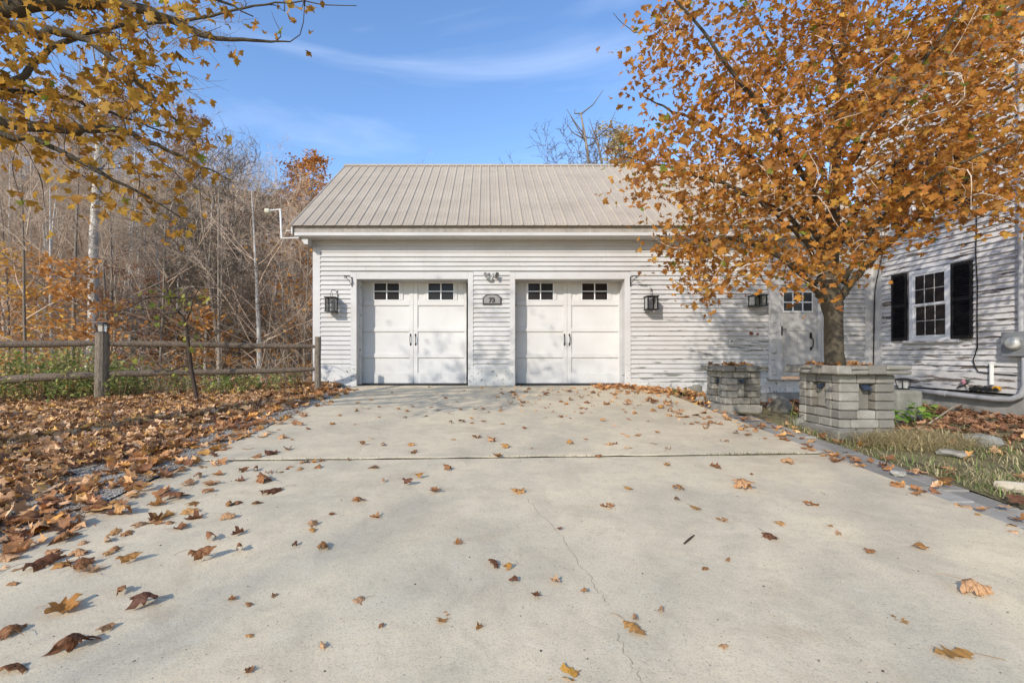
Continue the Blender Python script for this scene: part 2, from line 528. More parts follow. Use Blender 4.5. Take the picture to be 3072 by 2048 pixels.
GREENERY = leaf_mat("green foliage", None, 0.35, True, spots=0.2)

# ================================================================== SETTING
SL = 0.0675                                               # the drive climbs towards the garage
FN = (-0.357, 0.934)                                      # direction away from the fence
def sstep(a, b, x):
    t = np.clip((x - a) / (b - a), 0, 1)
    return t * t * (3 - 2 * t)
def fence_s(x, y): return (x + 6.06) * FN[0] + (y - 7.16) * FN[1]
def ground_z(x, y):
    x = np.asarray(x, float); y = np.asarray(y, float)
    z = SL * np.clip(y, -14, 9.6)
    t = sstep(3.3, 5.2, x) * sstep(3.0, 6.0, y)
    z = z * (1 - t) + 0.34 * t
    s = fence_s(x, y) + 0.35 * np.sin(x * 0.9) + 0.12 * np.sin(x * 2.3 + y)
    k = np.clip(s - 0.9, 0, None)
    drop = 0.46 * np.minimum(k, 8.5) * sstep(0, 1.6, k)
    rise = 0.49 * np.clip(k - 15, 0, 68) * sstep(0, 10, np.clip(k - 15, 0, None))
    hill = -drop + rise
    hill = hill + sstep(6, 30, k) * (0.9 * np.sin(x * 0.11 + 1) + 0.7 * np.sin(y * 0.17) + 0.35 * np.sin(x * 0.43 + y * 0.31))
    z = z + hill + 0.015 * np.sin(x * 3.1) * np.cos(y * 2.7)
    return z
def gz(x, y): return float(ground_z(x, y))

xs = np.unique(np.concatenate([np.linspace(-160, -16, 40), np.arange(-16, 10.01, 0.3), np.linspace(10, 130, 34)]))
ys = np.unique(np.concatenate([np.linspace(-60, -4, 18), np.arange(-4, 14.01, 0.3), np.linspace(14, 34, 34), np.linspace(34, 190, 50)]))
XX, YY = np.meshgrid(xs, ys)
ZZ = ground_z(XX, YY)
under = (XX > -2.9) & (XX < 3.5) & (YY > -8) & (YY < 9.5)
ZZ = ZZ - 0.14 * under - 0.02 - 0.06 * ((XX >= 3.2) & (XX < 7.9) & (YY > -4) & (YY < 9.2))
nx, ny = len(xs), len(ys)
idx = np.arange(nx * ny).reshape(ny, nx)
Q = np.stack([idx[:-1, :-1], idx[:-1, 1:], idx[1:, 1:], idx[1:, :-1]], -1).reshape(-1, 4)
ground = tri_mesh("ground", np.stack([XX, YY, ZZ], -1).reshape(-1, 3), Q, LITTER, smooth=True)
props(ground, kind="structure")

def sheet(name, x0, x1, y0, y1, m, lift, step=0.2, edge=None, fn=None):
    gx = np.linspace(x0, x1, max(2, int((x1 - x0) / step)))
    gy = np.linspace(y0, y1, max(2, int((y1 - y0) / step)))
    A, B = np.meshgrid(gx, gy)
    if fn is not None: A, B = fn(A, B)
    Z = ground_z(A, B) + lift
    n_, k_ = len(gx), len(gy)
    ii = np.arange(n_ * k_).reshape(k_, n_)
    q = np.stack([ii[:-1, :-1], ii[:-1, 1:], ii[1:, 1:], ii[1:, :-1]], -1).reshape(-1, 4)
    return props(tri_mesh(name, np.stack([A, B, Z], -1).reshape(-1, 3), q, m, smooth=True), kind="structure")

XL, XR = -2.64, 3.23
sheet("gravel_verge", -4.4, XL - 0.005, -4, 8.9, GRAVEL, 0.0, fn=lambda A, B: (A + 0.14 * np.sin(B * 2.1) * (A < -4.2), B))
sheet("garden_bed", XR + 0.395, 7.82, -4, 9.15, SOIL, -0.022)

CRACK0 = plain('joint dirt', (0.07, 0.055, 0.035), 1.0, 0.0, vary=0.5, scale=14)
# driveway: two slabs with an open joint
drive = empty("driveway", (0, 4.2, 0.28), kind="structure")
def slab(y0l, y0r, y1l, y1r, nseg=26):
    b = MB()
    def zt(y): return SL * y
    rng = random.Random(int(y0l * 10) + 50)
    fr, bk, sl_, sr_ = [], [], [], []
    for i in range(nseg + 1):
        t = i / nseg
        x = XL + (XR - XL) * t
        fr.append((x, y0l + (y0r - y0l) * t + rng.uniform(-.006, .006)))
        bk.append((x, y1l + (y1r - y1l) * t + rng.uniform(-.006, .006)))
    top = []
    vs, fs = [], []
    n = nseg + 1
    for (x, y) in fr: vs.append((x, y, zt(y) - 0.006))
    for (x, y) in fr: vs.append((x, y + 0.012, zt(y)))
    for (x, y) in bk: vs.append((x, y - 0.012, zt(y)))
    for (x, y) in bk: vs.append((x, y, zt(y) - 0.006))
    for (x, y) in bk: vs.append((x, y, zt(y) - 0.13))
    for (x, y) in fr: vs.append((x, y, zt(y) - 0.13))
    for r in range(6):
        r2 = (r + 1) % 6
        for i in range(nseg):
            fs.append((r * n + i, r * n + i + 1, r2 * n + i + 1, r2 * n + i))
    fs.append(tuple(r * n for r in range(6)))
    fs.append(tuple(r * n + nseg for r in range(6))[::-1])
    b.add(vs, fs)
    return b.build("slab", CONCRETE, drive)
slab(-3.0, -3.0, 4.10, 4.33)
slab(4.152, 4.382, 9.19, 9.19)
jd = MB()
for k in range(24):
    xa, xb_ = XL + (XR - XL) * k / 24, XL + (XR - XL) * (k + 1) / 24
    q = [(x, 4.085 + (x - XL) / (XR - XL) * .23 + d) for x, d in ((xa, 0), (xb_, 0), (xb_, .085), (xa, .085))]
    jd.add([(x, y, SL * y - .009 - .004 * math.sin(x * 9)) for x, y in q], [(0, 1, 2, 3)])
jd.build("joint_dirt", CRACK0, drive)
# crack wandering down the front slab, drawn as a thin darker strip on the surface
def crack(pts, w):
    b = MB()
    rng = random.Random(5)
    P = []
    for i in range(len(pts) - 1):
        a, c_ = gp(*pts[i]), gp(*pts[i + 1])
        for k in range(7):
            t = k / 7
            q = a.lerp(c_, t)
            P.append((q.x + rng.uniform(-.010, .010), q.y + rng.uniform(-.008, .008)))
    for i in range(len(P) - 1):
        (xa, ya), (xb, yb) = P[i], P[i + 1]
        wa, wb = w * (0.35 + 0.65 * abs(math.sin(i * 0.7))), w * (0.35 + 0.65 * abs(math.sin((i + 1) * 0.7)))
        b.add([(xa - wa, ya, SL * ya + .0016), (xa + wa, ya, SL * ya + .0016), (xb + wb, yb, SL * yb + .0016), (xb - wb, yb, SL * yb + .0016)], [(0, 1, 2, 3)])
    return b.build("crack", CRACK, drive)
CRACK = plain("crack line", (0.34, 0.285, 0.21), 1.0, 0.0, vary=0.5, scale=30)
crack([(1575, 1490), (1610, 1530), (1680, 1600), (1735, 1690), (1765, 1720), (1800, 1780), (1835, 1825)], 0.0014)
crack([(1850, 1900), (1870, 1950), (1905, 2005), (1945, 2080)], 0.0013)

# grey pavers along the far edge of the slab
pav = empty("paver_border", (XR + 0.2, 3.5, 0.24), kind="structure")
prng = random.Random(8)
for row in range(2):
    y = -2.2 + (0.17 if row else 0)
    while y < 6.2:
        L = prng.uniform(0.26, 0.40)
        x0 = XR + 0.008 + row * 0.195
        z0 = SL * (y + L / 2) + prng.uniform(-0.016, -0.003)
        b = MB().box(x0, x0 + 0.185 + prng.uniform(-.006, .01), y, y + L - 0.010, z0 - 0.07, z0)
        for i, v in enumerate(b.v): b.v[i] = (v[0], v[1], v[2] + SL * (v[1] - y - L / 2))
        b.build("paver", PAVER, pav, bevel=0.006)
        y += L

# ================================================================== GARAGE
garage = empty("garage", (0.5, YW, 0.62), "long white clapboard garage with tan metal roof and two overhead doors", "garage")
G = garage
brng = random.Random(21)
def clapboard(parent, a, b, z0, z1, plane, along, m, sign, wear=1.0):
    """one board: from a to b along the wall, its butt edge at z0; plane = wall coordinate; sign = outward direction"""
    n = max(1, min(5, int(abs(b - a) / 0.8)))
    vs, fs = [], []
    ph = brng.uniform(0, 6)
    dz = brng.uniform(-0.001, 0.001) * wear
    for i in range(n + 1):
        t = a + (b - a) * i / n
        w = (math.sin(ph + i * 2.1) * 0.0009 * wear) + dz
        out = 0.036 + brng.uniform(-0.0008, 0.0012) * wear
        prof = [(0.0, z0 + w), (out, z0 + w), (0.004, z1 + 0.010), (0.0, z1 + 0.010)]
        for d, z in prof:
            if along == 'x': vs.append((t, plane + sign * d, z))
            else: vs.append((plane + sign * d, t, z))
    for i in range(n):
        for k in range(4):
            k2 = (k + 1) % 4
            fs.append((i * 4 + k, i * 4 + k2, (i + 1) * 4 + k2, (i + 1) * 4 + k))
    fs.append((0, 1, 2, 3)); fs.append(tuple(n * 4 + k for k in (3, 2, 1, 0)))
    return MB().add(vs, fs).build("clapboard", m, parent)

def course(parent, spans, z0, z1, plane, along, m, sign, wear=1.0, joint=3.2):
    for a, b in spans:
        cuts = [a]
        if b - a > joint:
            p = a + brng.uniform(0.8, joint)
            while p < b - 0.5:
                cuts.append(p); p += brng.uniform(1.4, joint)
        cuts.append(b)
        for i in range(len(cuts) - 1):
            clapboard(parent, cuts[i] + (0.0015 if i else 0), cuts[i + 1] - (0.0015 if i < len(cuts) - 2 else 0), z0, z1, plane, along, m, sign, wear)

HX = 7.83                                                # plane of the house side wall
D1a, D1b, D2a, D2b = wx(1071), wx(1404), wx(1545), wx(1873)
DTOP = wz(838)
C1a, C1b, C2a, C2b = wx(1053), wx(1420), wx(1529), wx(1891)  # outer edges of the casings
HTOP = wz(817)
E0, E1 = wx(2302), wx(2489)                              # entry surround
ETOP = wz(816)
ztop = wz(757)
zb = wz(1104)                                            # top of the skirt boards
# sheathing behind the boards, split round the openings
def sheath(x0, x1, z0, z1): box("sheathing", PAINT, G, x0, x1, YW, YW + 0.14, z0, z1)
sheath(wx(940), D1a, 0.30, wz(716)); sheath(D1a, D1b, DTOP, wz(716)); sheath(D1b, D2a, 0.45, wz(716))
sheath(D2a, D2b, DTOP, wz(716)); sheath(D2b, wx(2343), 0.40, wz(716)); sheath(wx(2343), wx(2460), wz(858), wz(716)); sheath(wx(2460), HX, 0.40, wz(716))
z = ztop
pitch = 0.0935
rows = []
while z > zb - 0.26:
    rows.append((z - pitch, z)); z -= pitch
for z0, z1 in rows:
    mid = (z0 + z1) / 2
    spans = []
    lo_skirt = z0 < zb - 0.005
    if mid > HTOP:
        full = [(wx(962), wx(2591))]
    else:
        full = []
        if not lo_skirt: full += [(wx(962), C1a), (C1b, C2a)]
        full += [(C2b, wx(2591))]
    out = []
    for a, b in full:                                     # cut the entry surround out
        if b > E0 and a < E1 and mid < ETOP:
            out += [(a, E0), (E1, b)]
        else: out.append((a, b))
    if z0 < wz(1137): out = [(C2b, E0 - 0.02), (E1, wx(2591))]
    course(G, out, z0, z1, YW, 'x', PAINT, -1)
zlast = rows[-1][0]
# skirt boards, frieze, corner boards
box("skirt_board", PAINT_SKIRT, G, wx(962), C1a, YW - 0.030, YW, wz(1156), rows[0][0] - pitch * int((rows[0][0] - zb) / pitch) - 0.002)
zs = rows[0][0] - pitch * int((rows[0][0] - zb) / pitch) - 0.002
box("skirt_board", PAINT_SKIRT, G, C1b, C2a, YW - 0.030, YW, wz(1157), zs)
box("skirt_board", PAINT_SKIRT, G, C2b, E0 - 0.02, YW - 0.030, YW, wz(1178), zlast - 0.002)
box("frieze_board", PAINT, G, wx(940), HX - 0.005, YW - 0.032, YW, wz(739), wz(716), origin=None)
box("frieze_board", PAINT, G, wx(940), HX - 0.005, YW - 0.026, YW, ztop + 0.001, wz(739.6))
box("corner_board", PAINT_TRIM, G, wx(940), wx(962), YW - 0.030, YW + 0.02, 0.45, ztop)
box("corner_board", PAINT_TRIM, G, wx(2591), HX - 0.004, YW - 0.030, YW, 0.40, ztop)
# stone sill under the near corner and the gap below the siding
box("footing", FOUND, G, wx(955), D1a - 0.02, YW - 0.06, YW + 0.10, 0.40, wz(1158), bevel=0.012)
box("footing", FOUND, G, C2b, E0, YW - 0.01, YW + 0.12, 0.1, wz(1180))
box("footing", FOUND, G, wx(2303), HX, YW - 0.02, YW + 0.12, 0.1, wz(1139))

# casings
def casing(x0, x1, z0, z1, y0=0.034): box("casing", PAINT_TRIM, G, x0, x1, YW - y0, YW + 0.002, z0, z1, bevel=0.003)
for a0, a1, b1, b0 in ((C1a, D1a, D1b, C1b), (C2a, D2a, D2b, C2b)):
    zc = wz(1095)
    casing(a0, a1, zc, HTOP); casing(b1, b0, zc, HTOP)
    box("casing", PAINT_SKIRT, G, a0, a1, YW - 0.036, YW + 0.002, wz(1158), zc - 0.002, bevel=0.003)
    box("casing", PAINT_SKIRT, G, b1, b0, YW - 0.036, YW + 0.002, wz(1158), zc - 0.002, bevel=0.003)
    casing(a1 + .001, b1 - .001, DTOP, HTOP)
    # deep reveal of the opening
    RD = 0.35
    box("jamb", PAINT_TRIM, G, a0, a1, YW + 0.142, YW + RD + 0.1, 0.5, DTOP + 0.05)
    box("jamb", PAINT_TRIM, G, b1, b0, YW + 0.142, YW + RD + 0.1, 0.5, DTOP + 0.05)
    box("door_stop", PAINT_SKIRT, G, a1 - 0.001, a1 + 0.035, YW + 0.18, YW + 0.24, 0.55, DTOP)
    box("head_jamb", PAINT_TRIM, G, a1, b1, YW + 0.141, YW + RD + 0.1, DTOP, DTOP + 0.1)
    box("threshold", RUBBER, G, a1, b1, YW + 0.02, YW + RD + 0.06, 0.50, SL * 9.2 + 0.016)
YD = YW + 0.35
def dx(px): return (px - PX) * YD / F_PX
def dz(py): return ZC + (PY - py) * YD / F_PX
def cxp(v): return dx(900 + v / 3.733)
def czp(v): return dz(760 + v / 3.733)
DBOT = 0.645

door = empty("garage_door", (dx(1240), YD, DBOT), parent=G)
P = door
DL, DR = dx(1081), dx(1399.5)
xm = dx(1240)
box("door_leaf", DOOR_PAINT, P, DL, DR, YD + 0.022, YD + 0.06, DBOT, czp(300))
# rails and stiles, proud of the recessed panels
st = [(DL, cxp(703)), (cxp(1224), xm - 0.002), (xm + 0.002, cxp(1318)), (cxp(1840), DR)]
for a, b in st: box("stile", DOOR_PAINT, P, a, b, YD, YD + 0.0225, DBOT, czp(300), bevel=0.003)
rails = [(300, 333), (522, 586), (832, 878), (1118, 1168), (1338, 1464)]
for (x0, x1) in ((st[0][1], st[1][0]), (st[2][1], st[3][0])):
    for r0, r1 in rails:
        z0 = max(czp(r1), DBOT)
        # each section of the overhead door meets the next in a fine seam
        box("rail", DOOR_PAINT, P, x0 + .001, x1 - .001, YD + 0.001, YD + 0.0228, z0, czp(r0), bevel=0.0025)
for side, (w0, w1) in enumerate(((830, 1112), (1435, 1720))):
    x0, x1, z1, z0 = cxp(w0), cxp(w1), czp(335), czp(520)
    sL, sR = (st[0][1], st[1][0]) if side == 0 else (st[2][1], st[3][0])
    # flat bars flanking the light
    for a, b in ((x0 - 0.075, x0 - 0.012), (x1 + 0.012, x1 + 0.075)):
        box("window_stile", DOOR_PAINT, P, a, b, YD + 0.002, YD + 0.0226, czp(521), czp(334), bevel=0.002)
    for a, b, c0, c1 in ((x0 - .012, x0 + .004, z0, z1), (x1 - .004, x1 + .012, z0, z1), (x0 - .012, x1 + .012, z0 - .012, z0 + .002), (x0 - .012, x1 + .012, z1 - .002, z1 + .012)):
        box("window_frame", VINYL, P, a, b, YD - 0.006, YD + 0.0224, c0, c1)
    wm, zm = (x0 + x1) / 2, (z0 + z1) / 2 + 0.006
    for i, (a, b) in enumerate(((x0 + .004, wm - .011), (wm + .011, x1 - .004))):
        for j, (c0, c1) in enumerate(((z0 + .002, zm - .009), (zm + .009, z1 - .002))):
            box("pane", GLASS, P, a, b, YD + 0.010, YD + 0.0223, c0, c1)
    box("muntin", VINYL, P, wm - .011, wm + .011, YD - 0.003, YD + 0.0221, z0 + .002, z1 - .002)
    box("muntin", VINYL, P, x0 + .004, x1 - .004, YD - 0.002, YD + 0.0219, zm - .009, zm + .009)
for hx in (1231.5, 1246.5):
    X = dx(hx)
    hb = MB()
    hb.box(X - .012, X + .012, YD - .012, YD + .001, dz(1008), dz(1001))
    hb.box(X - .012, X + .012, YD - .012, YD + .001, dz(1036), dz(1029))
    s = 1 if hx < 1240 else -1
    hb.tube([(X, YD - .01, dz(1004)), (X - .004 * s, YD - .04, dz(1009)), (X - .006 * s, YD - .045, dz(1018)), (X - .004 * s, YD - .04, dz(1028)), (X, YD - .01, dz(1033))], .008, 6)
    hb.build("handle", IRON, P)
for zc in (czp(578), czp(872), czp(1165)):
    box("section_seam", FASCIA, P, DL + .002, DR - .002, YD - 0.0012, YD - 0.0004, zc - 0.0014, zc + 0.0014)
box("weather_strip", RUBBER, P, DL, DR, YD - 0.004, YD + 0.04, DBOT - 0.03, DBOT - 0.001)
d2 = copy_tree(door, G)
d2.location = Vector(d2.location) + Vector((dx(1701.5) - dx(1240), 0, 0))
# dark inside
box("back_wall", DARK, G, wx(945), HX, YW + 3.0, YW + 3.06, 0.3, 3.7)
box("side_wall", PAINT, G, wx(940), wx(940) + 0.12, YW + 0.022, YW + 6.2, -1.6, 3.8)
box("interior_floor", DARK, G, wx(950), HX, YW + 0.2, YW + 3.0, 0.45, 0.58)

# roof ---------------------------------------------------------------
YE, YR = 8.80, 12.26
ZE, ZR = ZC + (PY - 676) * YE / F_PX, ZC + (PY - 496) * YR / F_PX
XE0 = (868 - PX) * YE / F_PX
rib = 0.2139
slope = (ZR - ZE) / (YR - YE)
nrm = Vector((0, -slope, 1)).normalized()
def roof_panel(x0, n, y0, z0, y1, z1, flip):
    prof = []
    nn = nrm if not flip else Vector((0, slope, 1)).normalized()
    for i in range(n):
        b = x0 + i * rib
        prof += [(b, 0), (b + .016, .019), (b + .034, .019), (b + .05, 0), (b + .098, 0), (b + .104, .004), (b + .114, .004), (b + .12, 0), (b + .155, 0), (b + .161, .004), (b + .171, .004), (b + .177, 0)]
    prof.append((x0 + n * rib, 0))
    A = [Vector((p, y0, z0)) + nn * h for p, h in prof] + [Vector((p, y0, z0)) + nn * (-.004) for p, h in prof]
    B = [Vector((p, y1, z1)) + nn * h for p, h in prof] + [Vector((p, y1, z1)) + nn * (-.004) for p, h in prof]
    k = len(prof)
    vs = A + B
    fs = []
    for i in range(k - 1):
        fs += [(i, i + 1, 2 * k + i + 1, 2 * k + i), (k + i, 3 * k + i, 3 * k + i + 1, k + i + 1), (i, k + i, k + i + 1, i + 1)]
    return MB().add(vs, fs).build("roof_panel", ROOF, G)
npan = 14
for p in range(npan):
    n = 4 if XE0 + (p * 4 + 4) * rib < HX else 3
    x0 = XE0 + p * 4 * rib
    if x0 + 0.2 > HX: break
    n = min(4, int((HX - x0) / rib))
    if n < 1: break
    roof_panel(x0, n, YE, ZE, YR, ZR, False)
    roof_panel(x0, n, 2 * YR - YE, ZE, YR, ZR, True)
b = MB()
for t in (0.012, 0.23, 0.45, 0.66, 0.86):
    for i in range(54):
        c = Vector((XE0 + i * rib + 0.075, YE + (YR - YE) * t, ZE + (ZR - ZE) * t)) + nrm * 0.003
        b.lathe([(0.007, -0.003), (0.007, 0.004), (0.003, 0.007)], c, 'z', 5)
props(b.build("roof_screws", FASCIA, G), kind="stuff")
b = MB().prism([(YR - .11, ZR - .11 * slope + .026), (YR, ZR + .035), (YR + .11, ZR - .11 * slope + .026), (YR + .10, ZR - .11 * slope + .020), (YR, ZR + .027), (YR - .10, ZR - .11 * slope + .020)], 'x', XE0 - 0.01, HX)
b.build("ridge_cap", ROOF, G)
# cornice
box("fascia_board", FASCIA, G, XE0 + 0.03, HX, YE + 0.07, YE + 0.10, ZE - 0.125, ZE + 0.03)
box("crown_board", PAINT_TRIM, G, XE0 + 0.08, HX, YE + 0.035, YE + 0.098, ZE - 0.190, ZE - 0.127, bevel=0.004)
ZS = ZE - 0.19
box("soffit", SOFFIT, G, XE0 + 0.10, HX, YE + 0.06, YW - 0.003, ZS - 0.014, ZS - 0.001)
box("bed_moulding", PAINT, G, wx(940), HX, YW - 0.075, YW - 0.034, ZS - 0.05, ZS - 0.016, bevel=0.006)
b = MB().prism([(XE0 + 0.16, ZS - .016), (wx(940) - .002, ZS - .016), (wx(940) - .002, ZS - 0.15), (XE0 + 0.24, ZS - 0.14)], 'y', YE + 0.12, YW + 0.1)
b.build("cornice_return", PAINT_TRIM, G)
# rake board under the open edge of the roof
b = MB().prism([(YE + .03, ZE - .02), (YR, ZR - .02), (YR, ZR - .16), (YE + .03, ZE - .15)], 'x', XE0 + 0.02, XE0 + 0.045)
b.build("rake_board", PAINT_TRIM, G)
b = MB().prism([(YW + .02, ZE), (YR, ZR - .05), (2 * YR - YW, ZE)], 'x', wx(940), wx(940) + 0.1)
b.build("gable", PAINT, G)

# entry ---------------------------------------------------------------
casing(E0, wx(2339), wz(1137), wz(857), 0.05); casing(wx(2461), E1, wz(1137), wz(857), 0.05)
casing(E0 - .01, E1 + .01, wz(856), ETOP, 0.055)
for x0 in (wx(2302), wx(2461)):
    for za, zbm in ((wz(1128), wz(1012)), (wz(1000), wz(872))):
        box("pilaster_panel", PAINT, G, x0 + .05, x0 + .155, YW - 0.058, YW - 0.048, za, zbm, bevel=0.004)
ent = empty("entry_door", (wx(2400), YW + 0.03, wz(1130)), parent=G)
EX0, EX1, EZ0, EZ1 = wx(2343), wx(2458), wz(1130), wz(863)
YN = YW + 0.02
box("door_frame", PAINT_TRIM, ent, wx(2339), EX0 + .03, YN - .03, YN + .05, EZ0, wz(858))
box("door_frame", PAINT_TRIM, ent, EX1 - .03, wx(2461), YN - .03, YN + .05, EZ0, wz(858))
box("door_frame", PAINT_TRIM, ent, EX0 + .031, EX1 - .031, YN - .03, YN + .05, EZ1, wz(858))
SD = plain("storm door paint", (0.47, 0.455, 0.43), 0.5, 0.35, vary=0.15, scale=3)
box("door_leaf", SD, ent, EX0 + .031, EX1 - .031, YN + .02, YN + .045, EZ0 + .01, EZ1 - .002)
x0, x1, z0, z1 = wx(2351.5), wx(2440), wz(934), wz(875)
gx = [x0 + (x1 - x0) * i / 3 for i in range(4)]
gzs = [z0, (z0 + z1) / 2 - .01, z1]
g = Mat("door glass", 0.03, 0.6); g.color((0.05, 0.055, 0.055)); DOORGLASS = g.m
for i in range(3):
    for j in range(2):
        box("pane", DOORGLASS, ent, gx[i] + .012, gx[i + 1] - .012, YN + .008, YN + .0205, gzs[j] + .012, gzs[j + 1] - .012)
for i in range(4): box("muntin", VINYL, ent, gx[i] - .012, gx[i] + .012, YN + .002, YN + .0202, z0 - .02, z1 + .02)
for j in range(3): box("muntin", VINYL, ent, gx[0] + .0125, gx[3] - .0125, YN + .003, YN + .0201, gzs[j] - .012, gzs[j] + .012)
for a, b_, c0, c1 in ((x0 - .01, x1 + .01, wz(992), wz(985)), (x0 - .01, x1 + .01, wz(1127), wz(1118))):
    box("rail", SD, ent, a, b_, YN + .008, YN + .0203, c0, c1, bevel=.003)
for i in range(4):
    xa = x0 + (x1 - x0) * i / 4
    box("panel_board", SD, ent, xa + .003, xa + (x1 - x0) / 4 - .003, YN + .012, YN + .0204, wz(1117), wz(993), bevel=.003)
X = wx(2435)
hb = MB().box(X - .02, X + .02, YN - .006, YN + .01, wz(1015), wz(997)).box(X - .015, X + .015, YN - .006, YN + .01, wz(1050), wz(1040))
hb.tube([(X, YN - .01, wz(1010)), (X + .01, YN - .05, wz(1018)), (X + .012, YN - .055, wz(1030)), (X + .008, YN - .04, wz(1041)), (X, YN - .008, wz(1045))], .011, 6)
hb.build("handle", IRON, ent)
X = wx(2343)
MB().box(X - .012, X + .018, YN - .045, YN - .02, wz(1006), wz(979)).tube([(X, YN - .05, wz(988)), (X + .03, YN - .07, wz(989)), (X + .08, YN - .07, wz(987))], .007, 5).build("latch", IRON, ent)
box("sill", FASCIA, G, wx(2296), wx(2500), YW - 0.09, YW + 0.06, wz(1141), wz(1137.5))
box("porch_skirt", PAINT_SKIRT, G, wx(2290), HX - .01, YW - 0.04, YW - 0.021, wz(1176), wz(1142))

# ================================================================== HOUSE
house = empty("house", (HX + 0.05, 7.0, 0.34), "tall white clapboard house with flaking paint and black shutters", "house")
Hh = house
HB, HE = 9.62, 3.2                                       # far and near ends of the side wall
ZTOP = 6.30
def hy(px): return HX * F_PX / (px - PX)
box("sheathing", PAINT_PEEL, Hh, HX, HX + 0.12, HE, HB, 0.66, ZTOP)
box("rear_wall", PAINT, Hh, HX + 0.121, HX + 6, HB - 0.12, HB, 0.66, ZTOP)
box("front_wall", PAINT, Hh, HX + 0.121, HX + 6, HE, HE + 0.12, 0.66, ZTOP)
WIN = [(1.50, 2.76), (3.66, 4.92)]
ya0, ya1, yb0, yb1 = hy(2726.5), hy(2681), hy(2924), hy(2860)
yw0, yw1 = hy(2858.5), hy(2734)
z, pitch_h = 0.975, 0.0905
while z < ZTOP - 0.14:
    mid = z + pitch_h / 2
    far = YW - 0.22 if z < ztop + 0.6 else HB - 0.16
    spans = [(HE + 0.14, far)]
    for a, b_ in WIN:
        if a - 0.03 < mid < b_ + 0.02: spans = [(HE + 0.14, yb0 - .005), (ya1 + .005, far)]
    course(Hh, spans, z, z + pitch_h, HX, 'y', PAINT_PEEL, -1, 1.8, 2.2)
    z += pitch_h
box("water_table", PAINT_PEEL, Hh, HX - 0.026, HX, HE, YW - 0.22, 0.66, 0.972)
box("corner_board", PAINT_TRIM, Hh, HX - 0.034, HX - 0.001, YW - 0.22, YW - 0.033, 0.5, ZE + .03)
box("corner_board", PAINT_TRIM, Hh, HX - 0.034, HX, HB - 0.16, HB, ZE + 0.3, ZTOP - .13)
box("frieze_board", PAINT_TRIM, Hh, HX - 0.030, HX, HE, HB, ZTOP - 0.13, ZTOP)
box("foundation", FOUND, Hh, HX + 0.005, HX + 0.2, HE, YW, 0.0, 0.657)
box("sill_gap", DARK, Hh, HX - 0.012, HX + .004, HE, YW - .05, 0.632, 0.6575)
# eave
b = MB().prism([(HX - 0.42, ZTOP), (HX + .3, ZTOP), (HX + .3, ZTOP + .10), (HX - 0.42, ZTOP + .10)], 'y', HE - .2, HB + .2)
b.build("eave", SOFFIT, Hh)
b = MB().prism([(HX - 0.52, ZTOP + .10), (HX + 3, ZTOP + 1.9), (HX + 6.5, ZTOP + .1), (HX + 6.5, ZTOP + .04), (HX + 3, ZTOP + 1.8), (HX - 0.47, ZTOP + .04)], 'y', HE - .3, HB + .3)
b.build("roof", ROOF, Hh)

def window(z0, z1):
    w = empty("window", (HX, (yw0 + yw1) / 2, z0), parent=Hh)
    d = lambda name, m, y0, y1, a, b_, x0, x1, bev=0.0: box(name, m, w, HX - x1, HX - x0, y0, y1, a, b_, bev)
    d("frame", VINYL, yw0, yw0 + .075, z0, z1, 0.0, .045, .003); d("frame", VINYL, yw1 - .075, yw1, z0, z1, 0.0, .045, .003)
    d("frame", VINYL, yw0 + .0755, yw1 - .0755, z1 - .065, z1, 0.0, .046, .003)
    d("frame", VINYL, yw0 + .0755, yw1 - .0755, z0, z0 + .045, 0.0, .046, .003)
    d("sill", PAINT_PEEL, yw0 - .16, yw1 + .10, z0 - .055, z0 - .001, 0.0, .075, .006)
    zm = (z0 + z1) / 2
    y0, y1 = yw0 + .08, yw1 - .08
    for k, (a, b_, xo) in enumerate(((z0 + .05, zm + .005, .008), (zm - .01, z1 - .07, .022))):
        d("sash", VINYL, y0 - .003, y1 + .003, a, a + .035, xo, xo + .016)
        d("sash", VINYL, y0 - .003, y1 + .003, b_ - .03, b_, xo, xo + .016)
        d("sash", VINYL, y0 - .003, y0 + .025, a + .0351, b_ - .0301, xo, xo + .016)
        d("sash", VINYL, y1 - .025, y1 + .003, a + .0351, b_ - .0301, xo, xo + .016)
        ys_ = [y0 + .025 + (y1 - y0 - .05) * i / 3 for i in range(4)]
        zs_ = [a + .035 + (b_ - a - .065) * i / 2 for i in range(3)]
        for i in range(3):
            for j in range(2):
                d("pane", GLASS, ys_[i] + .005, ys_[i + 1] - .005, zs_[j] + .005, zs_[j + 1] - .005, xo + .001, xo + .009)
        for i in (1, 2): d("muntin", PAINT_TRIM, ys_[i] - .005, ys_[i] + .005, a + .0352, b_ - .0302, xo + .002, xo + .0135)
        d("muntin", PAINT_TRIM, ys_[0], ys_[3], zs_[1] - .005, zs_[1] + .005, xo + .003, xo + .0130)
    return w
